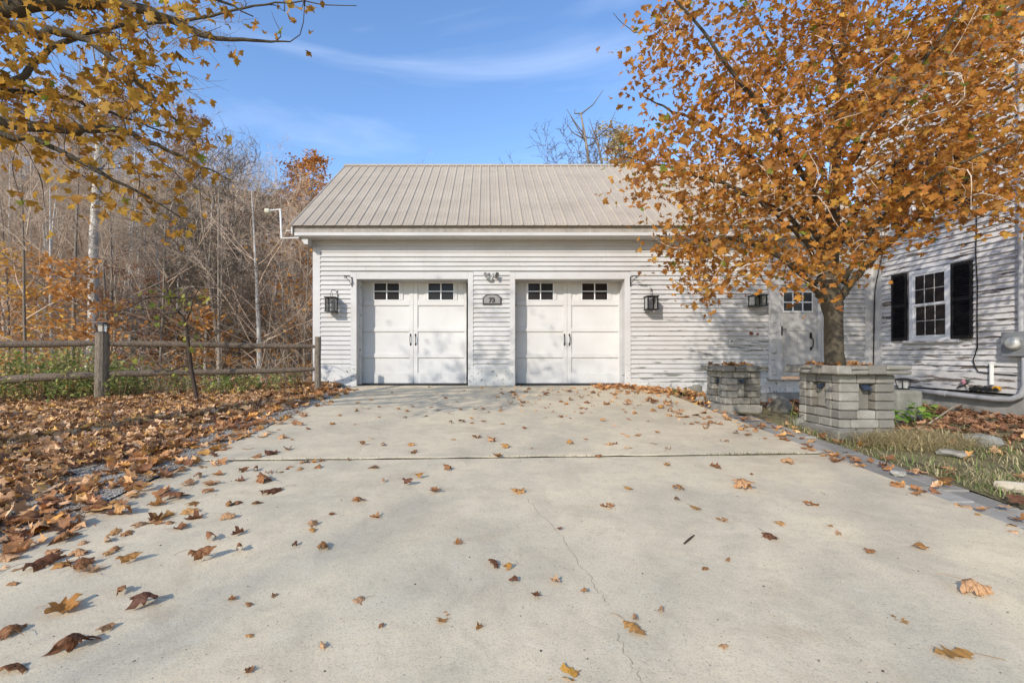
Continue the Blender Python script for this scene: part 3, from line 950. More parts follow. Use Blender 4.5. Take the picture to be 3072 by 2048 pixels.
def shutter(y0, y1, z0, z1):
    s = empty("shutter", (HX - .03, (y0 + y1) / 2, z0), parent=Hh)
    d = lambda name, a, b_, c, e, x0=.022, x1=.052: box(name, SHUTTER, s, HX - x1, HX - x0, a, b_, c, e, .002)
    d("stile", y0, y0 + .04, z0, z1); d("stile", y1 - .04, y1, z0, z1)
    zm = z0 + (z1 - z0) * .52
    for a, b_ in ((z0, z0 + .06), (zm - .03, zm + .03), (z1 - .05, z1)): d("rail", y0 + .041, y1 - .041, a, b_)
    for a, b_ in ((z0 + .062, zm - .032), (zm + .032, z1 - .052)):
        n = int((b_ - a) / .033)
        for i in range(n):
            zc = a + (b_ - a) * (i + .5) / n
            MB().prism([(HX - .048, zc - .012), (HX - .050, zc - .008), (HX - .024, zc + .014), (HX - .022, zc + .010)], 'y', y0 + .038, y1 - .038).build("slat", SHUTTER, s)
    box("shutter_back", DARK, s, HX - .0215, HX - .018, y0 + .038, y1 - .038, z0 + .06, z1 - .05)
for a, b_ in WIN:
    window(a, b_); shutter(ya0, ya1, a + .0, b_ + .0); shutter(yb0, yb1, a + .0, b_ + .0)

# ================================================================== FIXTURES ON THE WALLS
def lantern(px0, px1, py0, py1, hook_py, ymid, label, m=IRON, group="black wall lanterns"):
    Y = ymid
    x0, x1 = (px0 - PX) * Y / F_PX, (px1 - PX) * Y / F_PX
    z1, z0 = ZC + (PY - py0) * Y / F_PX, ZC + (PY - py1) * Y / F_PX
    xc, w = (x0 + x1) / 2, (x1 - x0)
    h = w / 2 * 0.92
    t = empty("wall_lantern", (xc, Y, z0), label, "lantern", group)
    box("base_plate", m, t, xc - h - .008, xc + h + .008, Y - h - .008, Y + h + .008, z0, z0 + .018, .003)
    box("top_plate", m, t, xc - h - .012, xc + h + .012, Y - h - .012, Y + h + .012, z1 - .022, z1, .003)
    for sx in (-1, 1):
        for sy in (-1, 1):
            cx, cy = xc + sx * (h - .012), Y + sy * (h - .012)
            box("corner_post", m, t, cx - .012, cx + .012, cy - .012, cy + .012, z0 + .0185, z1 - .0225)
    for sx in (-1, 1):
        box("pane", LAMP_GLASS, t, xc + sx * (h - .012) - .002, xc + sx * (h - .012) + .002, Y - h + .025, Y + h - .025, z0 + .03, z1 - .03)
    box("mid_bar", m, t, xc - .006, xc + .006, Y - h + .002, Y - h + .012, z0 + .0186, z1 - .0226)
    # bracket: wall bar and scroll hook
    zt = ZC + (PY - hook_py) * YW / F_PX
    bx = xc + w * .35
    b = MB().tube([(bx, YW - .025, z1 - .05), (bx, YW - .025, zt)], .009, 6)
    b.tube([(bx, YW - .03, zt - .05), (bx - .02, YW - .06, zt - .01), (xc + .01, (YW + Y) / 2, zt + .005), (xc, Y, zt - .02), (xc, Y, zt - .05)], .006, 6)
    b.build("bracket", m, t)
    ring = [(xc + .022 * math.cos(a), Y, (z1 + zt - .05) / 2 + (zt - .05 - z1) / 2 * math.sin(a)) for a in np.linspace(0, 2 * math.pi, 13)]
    MB().tube(ring, .004, 5, cap=False).build("ring", m, t)
    return t
lantern(978, 1010.5, 891, 936, 872, YW - .17, "square black lantern hanging on the wall between corner board and garage door")
lantern(1936, 1971, 888, 930, 867, YW - .20, "square black lantern hanging just past the second garage door, casting a shadow")
GREENIRON = plain("dark green iron", (0.03, 0.04, 0.038), 0.5, 0.4, 0.3)
lantern(2253, 2293, 885, 919, 874, YW - .15, "squat dark lantern on the wall beside the entry door", GREENIRON)

def hook(px, py, s, label):
    o = at(px, py, YW - .036)
    b = MB()
    b.box(o.x - .007, o.x + .007, YW - .05, YW - .034, o.z - .09, o.z + .10)
    b.tube([(o.x, YW - .04, o.z + .08), (o.x + s * .05, YW - .13, o.z + .10), (o.x + s * .10, YW - .22, o.z + .085)], .007, 6)
    b.tube([(o.x, YW - .04, o.z - .07), (o.x + s * .045, YW - .12, o.z + .03), (o.x + s * .09, YW - .20, o.z + .09)], .006, 6)
    b.tube([(o.x + s * (.10 + .02 * math.cos(a) - .02), YW - .22 - .02 * math.cos(a) + .02, o.z + .07 + .02 * math.sin(a)) for a in np.linspace(1.5, 6.5, 10)], .006, 6)
    q = b.build("plant_hook", IRON, origin=(o.x, YW - .034, o.z - .09))
    props(q, label, "hook", "iron plant hooks")
hook(1056, 846, -1, "iron plant hook on the door casing near the corner lantern")
hook(1891, 845, 1, "iron plant hook on the casing nearest the maple")

# twin spot lamp
o = at(1474, 828, YW - .03)
fl = empty("floodlight", (o.x, YW - .02, o.z - .05), "twin round floodlight with motion sensor above the house number", "floodlight")
MB().lathe([(.045, 0), (.05, -.012), (.04, -.028)], (o.x - .01, YW - .018, o.z - .02), 'y', 16).build("base", WHITE_PVC, fl)
for s in (-1, 1):
    c = Vector((o.x + s * .105, YW - .15, o.z + .0))
    ax = Vector((s * .62, -.62, -.25)).normalized()
    prof = [(.016, -.11), (.028, -.10), (.032, -.05), (.058, .0), (.060, .012), (.052, .012), (.040, -.01)]
    b = MB().lathe(prof, (0, 0, 0), 'z', 16)
    rot = ax.to_track_quat('Z', 'Y')
    b.v = [tuple(c + rot @ Vector(v)) for v in b.v]
    lamp = b.build("lamp_head", SILVER, fl, smooth=True)
    b = MB().lathe([(.0, .0), (.048, .002), (.046, .008), (.001, .013)], (0, 0, 0), 'z', 14)
    b.v = [tuple(c + rot @ Vector(v)) for v in b.v]
    b.build("lens", plain("lens%d" % s, (.20, .20, .19), .2, .5), lamp)
    MB().tube([(o.x - .01 + s * .02, YW - .045, o.z - .01), (o.x + s * .06, YW - .08, o.z + .02), tuple(c - ax * .09)], .011, 6).build("swivel", WHITE_PVC, fl)
MB().lathe([(.022, -.03), (.028, 0), (.024, .03)], (o.x - .01, YW - .085, o.z - .06), 'z', 12).build("sensor", WHITE_PVC, fl)

# house number plaque
z0, z1, x0, x1 = wz(914), wz(882.5), wx(1448), wx(1504)
pl = empty("number_plaque", ((x0 + x1) / 2, YW - .03, z0), "arched bronze and grey house number plaque between the garage doors", "plaque")
BRONZE = plain("plaque bronze", (0.05, 0.045, 0.042), 0.5, 0.4, .4)
def arch(a, b, c, d, rise):
    P_ = [(a, c), (b, c), (b, d - rise)]
    cx, hw = (a + b) / 2, (b - a) / 2
    P_ += [(cx + hw * .86, d - rise)]
    for i in range(9):
        t = i / 8
        P_.append((cx + hw * .80 * math.cos(math.pi * t), d - rise * .75 + rise * .75 * math.sin(math.pi * t)))
    P_ += [(cx - hw * .86, d - rise), (a, d - rise)]
    return P_
MB().prism(arch(x0, x1, z0, z1, .06), 'y', YW - .045, YW - .020).build("frame", BRONZE, pl)
MB().prism(arch(x0 + .024, x1 - .024, z0 + .024, z1 - .02, .055), 'y', YW - .052, YW - .0451).build("face", plain("plaque face", (.27, .255, .24), .6, .3, vary=.15), pl)
cu = bpy.data.curves.new("digits", 'FONT'); cu.body = "73"; cu.size = .125; cu.extrude = .003; cu.offset = .007; cu.align_x = 'CENTER'
to = bpy.data.objects.new("digits", cu); COL.objects.link(to)
bpy.context.view_layer.update()
me = bpy.data.meshes.new_from_object(to.evaluated_get(bpy.context.evaluated_depsgraph_get()))
bpy.data.objects.remove(to)
dg = bpy.data.objects.new("digits", me); COL.objects.link(dg); me.materials.clear(); me.materials.append(BRONZE)
dg.parent = pl; dg.rotation_euler = (R(90), 0, 0)
dg.location = Vector(((x0 + x1) / 2, YW - .056, z0 + .045)) - wloc(pl)

# lamp on a bent pipe at the eave
Yp = 8.87
t = empty("pipe_lamp", at(880, 715, Yp), "white bent pipe carrying a small lamp off the roof corner", "lamp")
MB().tube([at(896, 713, Yp), at(846, 715, Yp)], .012, 8).build("lower_arm", WHITE_PVC, t)
MB().tube([at(845, 716, Yp), at(841, 627, Yp)], .020, 8).build("upright", WHITE_PVC, t)
MB().tube([at(842, 628, Yp), at(812, 631, Yp)], .013, 8).build("upper_arm", WHITE_PVC, t)
c = at(804, 634, Yp)
MB().lathe([(.016, .06), (.05, .03), (.06, -.045), (.05, -.05)], c, 'x', 12).build("lamp_head", plain("yellowed plastic", (.62, .58, .42), .5), t)
MB().tube([at(858, 692, Yp + .2), at(880, 692, Yp + .2), at(879, 702, Yp + .2)], .010, 6).build("stub", WHITE_PVC, t)

# hose ring and thermometer discs on the siding
o = at(2196, 1025, YW - .04)
b = MB().tube([(o.x + .045 * math.cos(a), YW - .035 - .01 * math.sin(a), o.z + .04 * math.sin(a)) for a in np.linspace(0, 6.2, 18)], .010, 6)
b.build("hose_coil", WHITE_PVC)
props(bpy.data.objects["hose_coil"], "small white ring of tubing hung on the siding left of the entry", "coil")
for px, py, r_, lab in ((2254, 1001, .045, "larger rusty disc on the siding by the entry"), (2273, 1003, .033, "smaller rusty disc on the siding by the entry")):
    o = at(px, py, YW - .03)
    q = MB().lathe([(r_, 0), (r_ * .9, -.012), (r_ * .3, -.02)], (o.x, YW - .018, o.z), 'y', 14).build("rusty_disc", plain("rust", (.16, .055, .03), .8), origin=(o.x, YW - .018, o.z))
    props(q, lab, "disc", "rusty discs on the siding")

# ---- things on the house wall
def hp(px, py, off=0.04):
    """photo pixel -> point just off the house side wall"""
    X = HX - off
    Y = X * F_PX / (px - PX)
    return Vector((X, Y, ZC + (PY - py) * Y / F_PX))
mt = empty("electric_meter", hp(3040, 1069), "grey electric meter box with glass dome on the house wall", "meter")
a, b_ = hp(3022, 996), hp(3022, 1068.5)
box("meter_box", GREY_BOX, mt, HX - .14, HX - .02, a.y - .42, a.y, b_.z, a.z, .006)
c = Vector((HX - .14, a.y - .20, (a.z + b_.z) / 2 + .01))
MB().lathe([(.095, .0), (.098, -.03), (.088, -.03)], c, 'x', 20).build("ring", SILVER, mt)
g = Mat("meter glass", 0.1, 0.5); g.color((.55, .54, .50))
MB().lathe([(.088, -.028), (.086, -.08), (.06, -.105), (.01, -.11)], c, 'x', 20).build("dome", g.m, mt, smooth=True)
MB().tube([(HX - .07, a.y - .20, a.z - .01), (HX - .07, a.y - .20, 6.2)], .032, 10).build("riser", GREY_PVC, mt)
p0 = (HX - .075, a.y - .26, b_.z + .01)
MB().tube([p0, (HX - .075, a.y - .26, .80), (HX - .08, a.y - .22, .66), (HX - .085, a.y - .10, .585), (HX - .09, a.y + .1, .565), (HX - .09, a.y + .9, .585), (HX - .09, 8.95, .62)], .042, 12).build("conduit", GREY_PVC, mt, smooth=True)
MB().tube([(HX - .09, a.y + .85, .583), (HX - .09, a.y + .97, .586)], .050, 12).build("coupling", GREY_PVC, mt)
q = MB().tube([hp(2975, 1153, .06), hp(2975, 1094, .06), hp(2972, 1090, .02)], .026, 10).build("vent_pipe", WHITE_PVC, origin=hp(2975, 1153, .06))
props(q, "short white vent pipe standing above the yellow toy truck", "pipe")
q = MB().tube([hp(2929, 560), hp(2929, 690), hp(2927, 760), hp(2932, 860), hp(2931, 950), hp(2932, 1040), hp(2926, 1062), hp(2919, 1080), hp(2925, 1100), hp(2935, 1115), hp(2960, 1119), hp(3000, 1122), hp(3050, 1125)], .009, 6).build("cable", RUBBER, origin=hp(2929, 690))
props(q, "thin black cable running down the house wall to the meter", "cable")
q = MB().tube([(hp(2648, 740, .03)), hp(2645, 770, .05), hp(2628, 850, .05), hp(2624, 880, .05), hp(2622, 980, .05), hp(2620, 1095, .05)], .010, 6).build("cable", RUBBER, origin=hp(2622, 980))
props(q, "black cable hanging down the inside corner of the two walls", "cable")
# small toys along the ledge
YEL = plain("yellow plastic", (.55, .28, .02), .5, .4)
BLK = plain("black plastic", (.025, .022, .02), .5, .4)
def toy(px, py, m, label, L=.11, grp="toy trucks on the ledge"):
    o = hp(px, py, .075)
    t = empty("toy_truck", o, label, "toy", grp)
    y, z = o.y, o.z
    MB().prism([(y - L / 2, z + .025), (y + L / 2, z + .025), (y + L / 2, z + .055), (y + L * .1, z + .06), (y + L * .02, z + .085), (y - L * .3, z + .085), (y - L / 2, z + .05)], 'x', HX - .10, HX - .045).build("body", m, t)
    for s in (-1, 1):
        MB().lathe([(.03, -.012), (.032, 0), (.03, .012)], (HX - .11, y + s * L * .33, z + .028), 'x', 12).build("wheel", RUBBER, t)
toy(2926, 1172, BLK, "black toy truck nearest the pink figure on the ledge", .09)
toy(2957, 1173, plain("dark grey plastic", (.05, .045, .055), .5), "dark grey toy truck in the middle of the ledge row", .11)
toy(2985, 1174, YEL, "yellow toy truck under the white vent pipe", .12)
o = hp(2895, 1165, .07)
t = empty("toy_figure", o, "small pink and green toy figure with a black stick", "toy")
MB().lathe([(.012, 0), (.03, .03), (.034, .06), (.02, .085), (.004, .09)], (o.x, o.y + .02, o.z + .06), 'z', 10).build("pink_body", plain("pink plastic", (.42, .20, .24), .6), t)
MB().lathe([(.006, 0), (.03, .01), (.032, .02), (.004, .028)], (o.x, o.y - .05, o.z + .13), 'z', 10).build("green_hat", plain("green plastic", (.10, .17, .10), .6), t)
MB().tube([(o.x, o.y + .13, o.z + .0), (o.x, o.y + .04, o.z + .045), (o.x, o.y - .05, o.z + .09)], .011, 6).build("stick", BLK, t)
MB().tube([(o.x, o.y - .02, o.z + .06), (o.x, o.y - .05, o.z + .02), (o.x, o.y - .06, o.z)], .010, 6).build("leg", plain("tan plastic", (.4, .34, .27), .6), t)

# ================================================================== FENCE
F0, F1 = Vector((-6.06, 7.16, 0)), Vector((-3.08, 8.30, 0))
fd = (F1 - F0).normalized()
fence = empty("rail_fence", (-4.6, 7.7, .5), "weathered two-rail wooden fence along the leaf drift", "fence")
def post(p, r, h, m, dx=0):
    z0 = gz(p.x, p.y)
    zt = ZC + h
    rng = random.Random(int(p.x * 100))
    pts, rad = [], []
    for i in range(8):
        t = i / 7
        pts.append((p.x + rng.uniform(-.004, .004) + dx * t, p.y, z0 - .25 + (zt - z0 + .25) * t)); rad.append(r * (1.04 - .06 * t + rng.uniform(-.015, .015)))
    return MB().tube(pts, rad, 12).build("post", m, fence, smooth=False)
post(F0, .092, (PY - 998) * 7.16 / F_PX, POST, .012)
post(F1, .055, (PY - 1010) * 8.30 / F_PX, POST)
Fm = F0 - fd * 3.1
post(Fm, .09, (PY - 1000) * 7.0 / F_PX, POST)
def frail(a, b, r0, r1, seed):
    rng = random.Random(seed)
    pts, rad = [], []
    for i in range(13):
        t = i / 12
        p = a.lerp(b, t)
        pts.append((p.x, p.y, p.z + .012 * math.sin(t * 4 + seed) + rng.uniform(-.004, .004)))
        rad.append((r0 + (r1 - r0) * t) * (0.62 if i in (0, 12) else 1) * rng.uniform(.95, 1.05))
    return MB().tube(pts, rad, 10).build("rail", RAIL, fence, smooth=False)
def on_fence(px, py):
    # pixel -> point in the fence's vertical plane
    k = (px - PX) / F_PX
    # F0 + fd*t : X = k*Y
    t = (k * F0.y - F0.x) / (fd.x - k * fd.y)
    p = F0 + fd * t
    return Vector((p.x, p.y, ZC + (PY - py) * p.y / F_PX))
frail(on_fence(330, 1033), on_fence(945, 1037), .052, .046, 1)
frail(on_fence(328, 1123), on_fence(945, 1106), .056, .044, 2)
frail(on_fence(-330, 1030), on_fence(290, 1031), .056, .05, 3)
frail(on_fence(-330, 1150), on_fence(290, 1127), .056, .06, 4)

# lantern on top of the fence post
zt = ZC + (PY - 998) * 7.16 / F_PX
def cap_lantern(name, x, y, z, s, label, cat="lantern"):
    t = empty(name, (x, y, z), label, cat)
    box("base", IRON, t, x - .05 * s, x + .05 * s, y - .05 * s, y + .05 * s, z, z + .015 * s)
    for sx in (-1, 1):
        for sy in (-1, 1):
            MB().tube([(x + sx * .045 * s, y + sy * .045 * s, z + .0155 * s), (x + sx * .06 * s, y + sy * .06 * s, z + .13 * s)], .006 * s, 5).build("corner_post", IRON, t)
    MB().lathe([(.05 * s, .02 * s), (.058 * s, .125 * s)], (x, y, z), 'z', 4, math.pi / 4).build("glass", LAMP_GLASS, t)
    MB().lathe([(.115 * s, .131 * s), (.11 * s, .142 * s), (.06 * s, .16 * s), (.02 * s, .168 * s)], (x, y, z), 'z', 4, math.pi / 4).build("roof", IRON, t)
    return t
cap_lantern("post_lantern", F0.x + .012, F0.y, zt, 1.0, "small black lantern on top of the thick fence post")

# ================================================================== STONE PLANTERS
def planter(name, label, x0, y0, wxx, wyy, zg, n, h, cap_h, seed, base_step, overhang, leafy=False):
    rng = random.Random(seed)
    t = empty(name, (x0 + wxx / 2, y0 + wyy / 2, zg), label, "planter", "stacked stone planters")
    T = .13
    def blk(a, b, c, d, z0, z1, nm="block", j=.007):
        g_ = .0025
        bb = MB().box(a + g_, b - g_, c + g_, d - g_, z0 + g_, z1 - g_)
        for i, v in enumerate(bb.v):
            bb.v[i] = (v[0] + rng.uniform(-j, j), v[1] + rng.uniform(-j, j), v[2] + rng.uniform(-j * .5, j * .5))
        return bb.build(nm, BLOCK, t, bevel=.012)
    X1, Y1 = x0 + wxx, y0 + wyy
    for k in range(n):
        z0, z1 = zg + k * h, zg + (k + 1) * h
        niche = (n - 4 <= k < n - 1)
        cuts = [0, .32, .66, 1] if k % 2 == 0 else [0, .5, 1]
        if k % 2 and not niche: cuts = [0, .22, .72, 1]
        if niche: cuts = [0, .36, .64, 1]
        # front and back faces
        for fy0, fy1 in ((y0, y0 + T), (Y1 - T, Y1)):
            for i in range(len(cuts) - 1):
                if niche and i == 1 and fy0 == y0:
                    continue
                blk(x0 + wxx * cuts[i], x0 + wxx * cuts[i + 1], fy0, fy1, z0, z1)
        for fx0, fx1 in ((x0, x0 + T), (X1 - T, X1)):
            L = wyy - 2 * T
            cc = [0, .42, 1] if k % 2 else [0, .6, 1]
            if niche: cc = [0, .22, .78, 1]
            for i in range(len(cc) - 1):
                if niche and i == 1 and fx0 == x0: continue
                blk(fx0, fx1, y0 + T + L * cc[i], y0 + T + L * cc[i + 1], z0, z1)
    # upright slabs at the back of the niches
    zn0, zn1 = zg + (n - 4) * h, zg + (n - 1) * h
    blk(x0 + wxx * .36, x0 + wxx * .64, y0 + T * .62, y0 + T * 1.1, zn0, zn1 - .004)
    L = wyy - 2 * T
    blk(x0 + T * .62, x0 + T * 1.1, y0 + T + L * .22, y0 + T + L * .78, zn0, zn1 - .004)
    # projecting bottom course
    if base_step:
        blk(x0 - base_step, X1, y0 - base_step, y0 - .001, zg - .06, zg + h * .9); blk(x0 - base_step, x0 - .001, y0, Y1, zg - .06, zg + h * .9)
    # cap course: some blocks split in two thin ones
    zc0, zc1 = zg + n * h, zg + n * h + cap_h
    O = overhang
    TC = T + O + .03
    for a, b, c, d, ax in ((x0 - O, X1 + O, y0 - O, y0 - O + TC, 'x'), (x0 - O, X1 + O, Y1 + O - TC, Y1 + O, 'x'),
                           (x0 - O, x0 - O + TC, y0 - O + TC, Y1 + O - TC, 'y'), (X1 + O - TC, X1 + O, y0 - O + TC, Y1 + O - TC, 'y')):
        p0, p1 = (a, b) if ax == 'x' else (c, d)
        p = p0
        i = 0
        while p < p1 - .03:
            q = min(p + rng.uniform(.10, .26), p1)
            if p1 - q < .08: q = p1
            if i % 2 == 1 and cap_h > .07:
                zm = zc0 + cap_h * .5
                parts = ((zc0, zm), (zm, zc1))
            else: parts = ((zc0, zc1),)
            for (u, w) in parts:
                if ax == 'x': blk(p, q, c, d, u, w, "cap_block")
                else: blk(a, b, p, q, u, w, "cap_block")
            p = q; i += 1
    box("soil", SOIL, t, x0 + T - .01, X1 - T + .01, y0 + T - .01, Y1 - T + .01, zg, zc1 - .035)
    return t, zc1
PB, zB = planter("stone_planter", "large grey block planter with the maple growing out of it", 3.84, 4.95, .615, .66, .335, 7, .098, .10, 3, .06, .10)
PS, zS = planter("stone_planter", "smaller grey block planter with dead leaves on top, nearer the garage wall", 3.49, 6.65, .525, .58, .415, 6, .0965, .085, 4, .05, .075)

def solar(x, y, z, face, label, s=1.0):
    t = empty("solar_spotlight", (x, y, z), label, "solar light", "solar spotlights in the planter niches")
    b = MB().box(-.035 * s, .035 * s, -.03 * s, .03 * s, -.008, .004)
    rot = Matrix.Rotation(R(38) if face == 'y' else 0, 3, 'X') @ (Matrix.Rotation(R(-38), 3, 'Y') if face == 'x' else Matrix.Identity(3))
    b.v = [tuple(Vector((x, y, z)) + rot @ Vector(v)) for v in b.v]
    b.build("solar_panel", SOLAR, t)
    MB().lathe([(.012, -.03), (.022, -.02), (.024, -.004)], (x, y, z - .006), 'z', 10).build("lamp_head", BLK, t)
zb_ = .34 + 6 * .0975 - .045
solar(3.84 + .615 * .5, 4.95 + .02, zb_, 'y', "blue solar light in the near niche of the large planter", 1.25)
solar(3.84 + .03, 5.28, zb_, 'x', "blue solar light in the side niche of the large planter", 1.0)
zs_ = .415 + 5 * .0965 - .045
solar(3.49 + .03, 6.94, zs_, 'x', "blue solar light in the side niche of the smaller planter", 1.0)
solar(3.49 + .515 * .5, 6.67, zs_, 'y', "dark solar light in the near niche of the smaller planter", 1.0)

# upright stone with a path lantern behind the large planter
def rock(name, c, size, seed, m, label=None, cat=None, group=None, parent=None, flat=1.0):
    rng = np.random.default_rng(seed)
    bm = bmesh.new()
    bmesh.ops.create_icosphere(bm, subdivisions=2, radius=1.0)
    off = rng.normal(size=(6, 3)); amp = rng.uniform(.08, .22, 6)
    for v in bm.verts:
        d = v.co.normalized()
        k = 1.0
        for o_, a_ in zip(off, amp): k += a_ * math.sin(3 * (d.x * o_[0] + d.y * o_[1] + d.z * o_[2]))
        p = d * k
        p = Vector((math.copysign(abs(p.x) ** .75, p.x), math.copysign(abs(p.y) ** .75, p.y), math.copysign(abs(p.z) ** .7, p.z)))
        v.co = Vector((p.x * size[0], p.y * size[1], p.z * size[2]))
    me = bpy.data.meshes.new(name); bm.to_mesh(me); bm.free()
    me.materials.append(m)
    o = bpy.data.objects.new(name, me); COL.objects.link(o)
    o.location = c
    o.rotation_euler = (0, 0, rng.uniform(0, 6))
    return props(o, label, cat, group)
o = at(2711, 1240, 6.1)
zg = gz(o.x, o.y)
q = MB().box(o.x - .18, o.x + .18, 6.0, 6.25, zg - .05, at(2711, 1168, 6.1).z)
q = q.build("standing_stone", ROCK, bevel=.045, segs=2, origin=(o.x, 6.1, zg))
props(q, "squared upright stone block beside the large planter", "stone")
cap_lantern("path_lantern", o.x + .01, 6.12, at(2711, 1168, 6.1).z + .002, .92, "small black path lantern standing on the squared stone", "lantern")

rocks = [((2085, 1178), .13, .12, ROCK, "mossy grey stone against the siding past the second door"), ((2130, 1193), .09, .06, ROCK, "low grey stone between the mossy stone and the smaller planter"),
         ((2010, 1160), .14, .05, ROCK, "flat slab of stone leaning at the foot of the siding"), ((2100, 1200), .07, .05, PALE_ROCK, "pale stone in leaves near the smaller planter"),
         ((2345, 1230), .16, .12, ROCK, "mossy boulder between the two planters"), ((2320, 1226), .08, .07, PALE_ROCK, "pale cobble beside the mossy boulder"),
         ((2402, 1275), .08, .07, ROCK, "dark stone at the foot of the large planter"),
         ((2605, 1303), .085, .045, PALE_ROCK, "white stone in the dry grass by the planter"), ((2940, 1330), .15, .07, ROCK, "broad grey stone half buried in the garden bed"),
         ((2850, 1360), .12, .03, PALE_ROCK, "flat pale stone in the dry grass"), ((2290, 1208), .10, .06, ROCK, "low stone behind the smaller planter"),
         ((2690, 1420), .05, .02, PALE_ROCK, "little white pebble in the grass near the pavers")]
for i, ((px, py), w, h, m_, lab) in enumerate(rocks):
    p = gp(px, py)
    for _ in range(6):
        z = gz(p.x, p.y); Y = F_PX * (ZC - z) / (py - PY); p = Vector(((px - PX) * Y / F_PX, Y, z))
    rock("field_stone", (p.x, p.y, p.z + h * .35), (w, w * .8, h), 40 + i, m_, lab, "stone", "stones along the bed")
# old rotten log and bleached sticks
def gpt(px, py):
    p = gp(px, py)
    for _ in range(8):
        z = gz(p.x, p.y); Y = F_PX * (ZC - z) / (py - PY); p = Vector(((px - PX) * Y / F_PX, Y, z))
    return p
a, b_ = gpt(2985, 1465), gpt(3090, 1490)
q = MB().tube([a + Vector((0, 0, .03)), a.lerp(b_, .3) + Vector((0, 0, .035)), b_ + Vector((.3, 0, .03))], [.03, .042, .04], 9).build("bleached_stick", DRYWOOD, origin=a)
props(q, "thick bleached stick lying across the corner of the bed", "stick")
a = gpt(2800, 1265)
q = MB().tube([gpt(2790, 1275) + Vector((0, 0, .03)), gpt(2860, 1240) + Vector((0, 0, .10)), gpt(2925, 1215) + Vector((0, 0, .10)), gpt(2935, 1200) + Vector((0, 0, .14)), gpt(2918, 1198) + Vector((0, 0, .16))], [.010, .009, .008, .007, .005], 6).build("dry_stalk", DRYWOOD, origin=a)
props(q, "long bent dry stalk lying in front of the house foundation", "stalk")
q = MB().tube([gp(2052, 1633) + Vector((0, 0, .006)), gp(2068, 1620) + Vector((0, 0, .008)), gp(2083, 1607) + Vector((0, 0, .006))], [.004, .006, .003], 6).build("twig", TWIG_DARK, origin=gp(2066, 1620))
props(q, "short dark twig lying alone on the front slab", "twig")

# ================================================================== LEAF SHAPES
def maple_leaf():
    half = [(.30, -.12), (.24, .10), (.46, .16), (.62, .40), (.40, .42), (.25, .47), (.32, .70), (.15, .74), (.10, .86)]
    out = [(0, 0)] + half + [(0, 1.02)] + [(-x, y) for x, y in half[::-1]]
    mid = [(0, .18), (0, .40), (0, .68)]
    V = np.array([(x, y - .38, 0) for x, y in out + mid]); n = len(out)
    T = []
    def m_of(y): return n if y < .2 else (n + 1 if y < .55 else n + 2)
    for i in range(n):
        a, b = i, (i + 1) % n
        T.append((a, b, m_of((out[a][1] + out[b][1]) / 2)))
    # stitch the midrib changes
    h = len(half)
    def fix(rng):
        for i in rng:
            a, b = i % n, (i + 1) % n
            ma, mb = m_of((out[a][1] + out[b][1]) / 2), m_of((out[b][1] + out[(b + 1) % n][1]) / 2)
            if ma != mb: T.append((b, mb, ma))
    fix(range(n))
    return V, np.array(T)
def oak_leaf():
    half = [(.06, -.02), (.10, .12), (.24, .20), (.12, .30), (.14, .40), (.34, .52), (.16, .56), (.17, .66), (.30, .80), (.12, .82), (.10, .90)]
    out = [(0, 0)] + half + [(0, 1.02)] + [(-x, y) for x, y in half[::-1]]
    V = np.array([(x, y - .45, 0) for x, y in out]); n = len(out)
    T = []
    L, Rr = list(range(0, len(half) + 2)), [0] + list(range(n - 1, len(half) + 1 - 1, -1))
    Rr = [0] + [n - k for k in range(1, len(half) + 1)] + [len(half) + 1]
    for i in range(len(L) - 1):
        T.append((L[i], L[i + 1], Rr[i + 1])); T.append((L[i], Rr[i + 1], Rr[i]))
    T = [t for t in T if len(set(t)) == 3]
    return V, np.array(T)
def subdiv(V, T):
    V = list(map(tuple, V)); T2 = []; cache = {}
    def mid(a, b):
        k = (min(a, b), max(a, b))
        if k not in cache:
            cache[k] = len(V); V.append(tuple((np.array(V[a]) + np.array(V[b])) / 2))
        return cache[k]
    for a, b, c in T:
        ab, bc, ca = mid(a, b), mid(b, c), mid(c, a)
        T2 += [(a, ab, ca), (ab, b, bc), (ca, bc, c), (ab, bc, ca)]
    return np.array(V), np.array(T2)
def curl(V, seed, amount, crinkle=.06, fold=0.0):
    r = np.random.default_rng(seed)
    V = V.copy()
    th = r.uniform(0, math.pi)
    c, s = math.cos(th), math.sin(th)
    u, w = V[:, 0] * c + V[:, 1] * s, -V[:, 0] * s + V[:, 1] * c
    u0 = r.uniform(-.15, .15)
    k = amount * r.uniform(.7, 1.3) + 1e-4
    uu = (u - u0)
    un = np.sin(uu * k) / k
    z = (1 - np.cos(uu * k)) / k
    z = z + amount * .12 * (np.abs(V[:, 0]) ** 1.3)             # lobes lift
    for _ in range(4):
        f = r.uniform(3, 9, 2); p = r.uniform(0, 6, 2)
        z = z + crinkle * .5 * np.sin(V[:, 0] * f[0] + p[0]) * np.sin(V[:, 1] * f[1] + p[1])
    if fold:
        z = z + fold * np.abs(V[:, 0]) * r.uniform(.6, 1.2) + fold * .5 * np.abs(np.sin((V[:, 0] * r.uniform(4, 6) + V[:, 1] * r.uniform(-4, 4)))) * .35
        f = r.uniform(7, 13, 4)
        z = z + .045 * np.sin(V[:, 0] * f[0] + V[:, 1] * f[1]) * np.cos(V[:, 1] * f[2] - V[:, 0] * f[3])
    if r.random() < .5: z = -z                                   # humped instead of cupped
    X, Y = un * c - w * s, un * s + w * c
    out = np.stack([X, Y, z], 1)
    return out
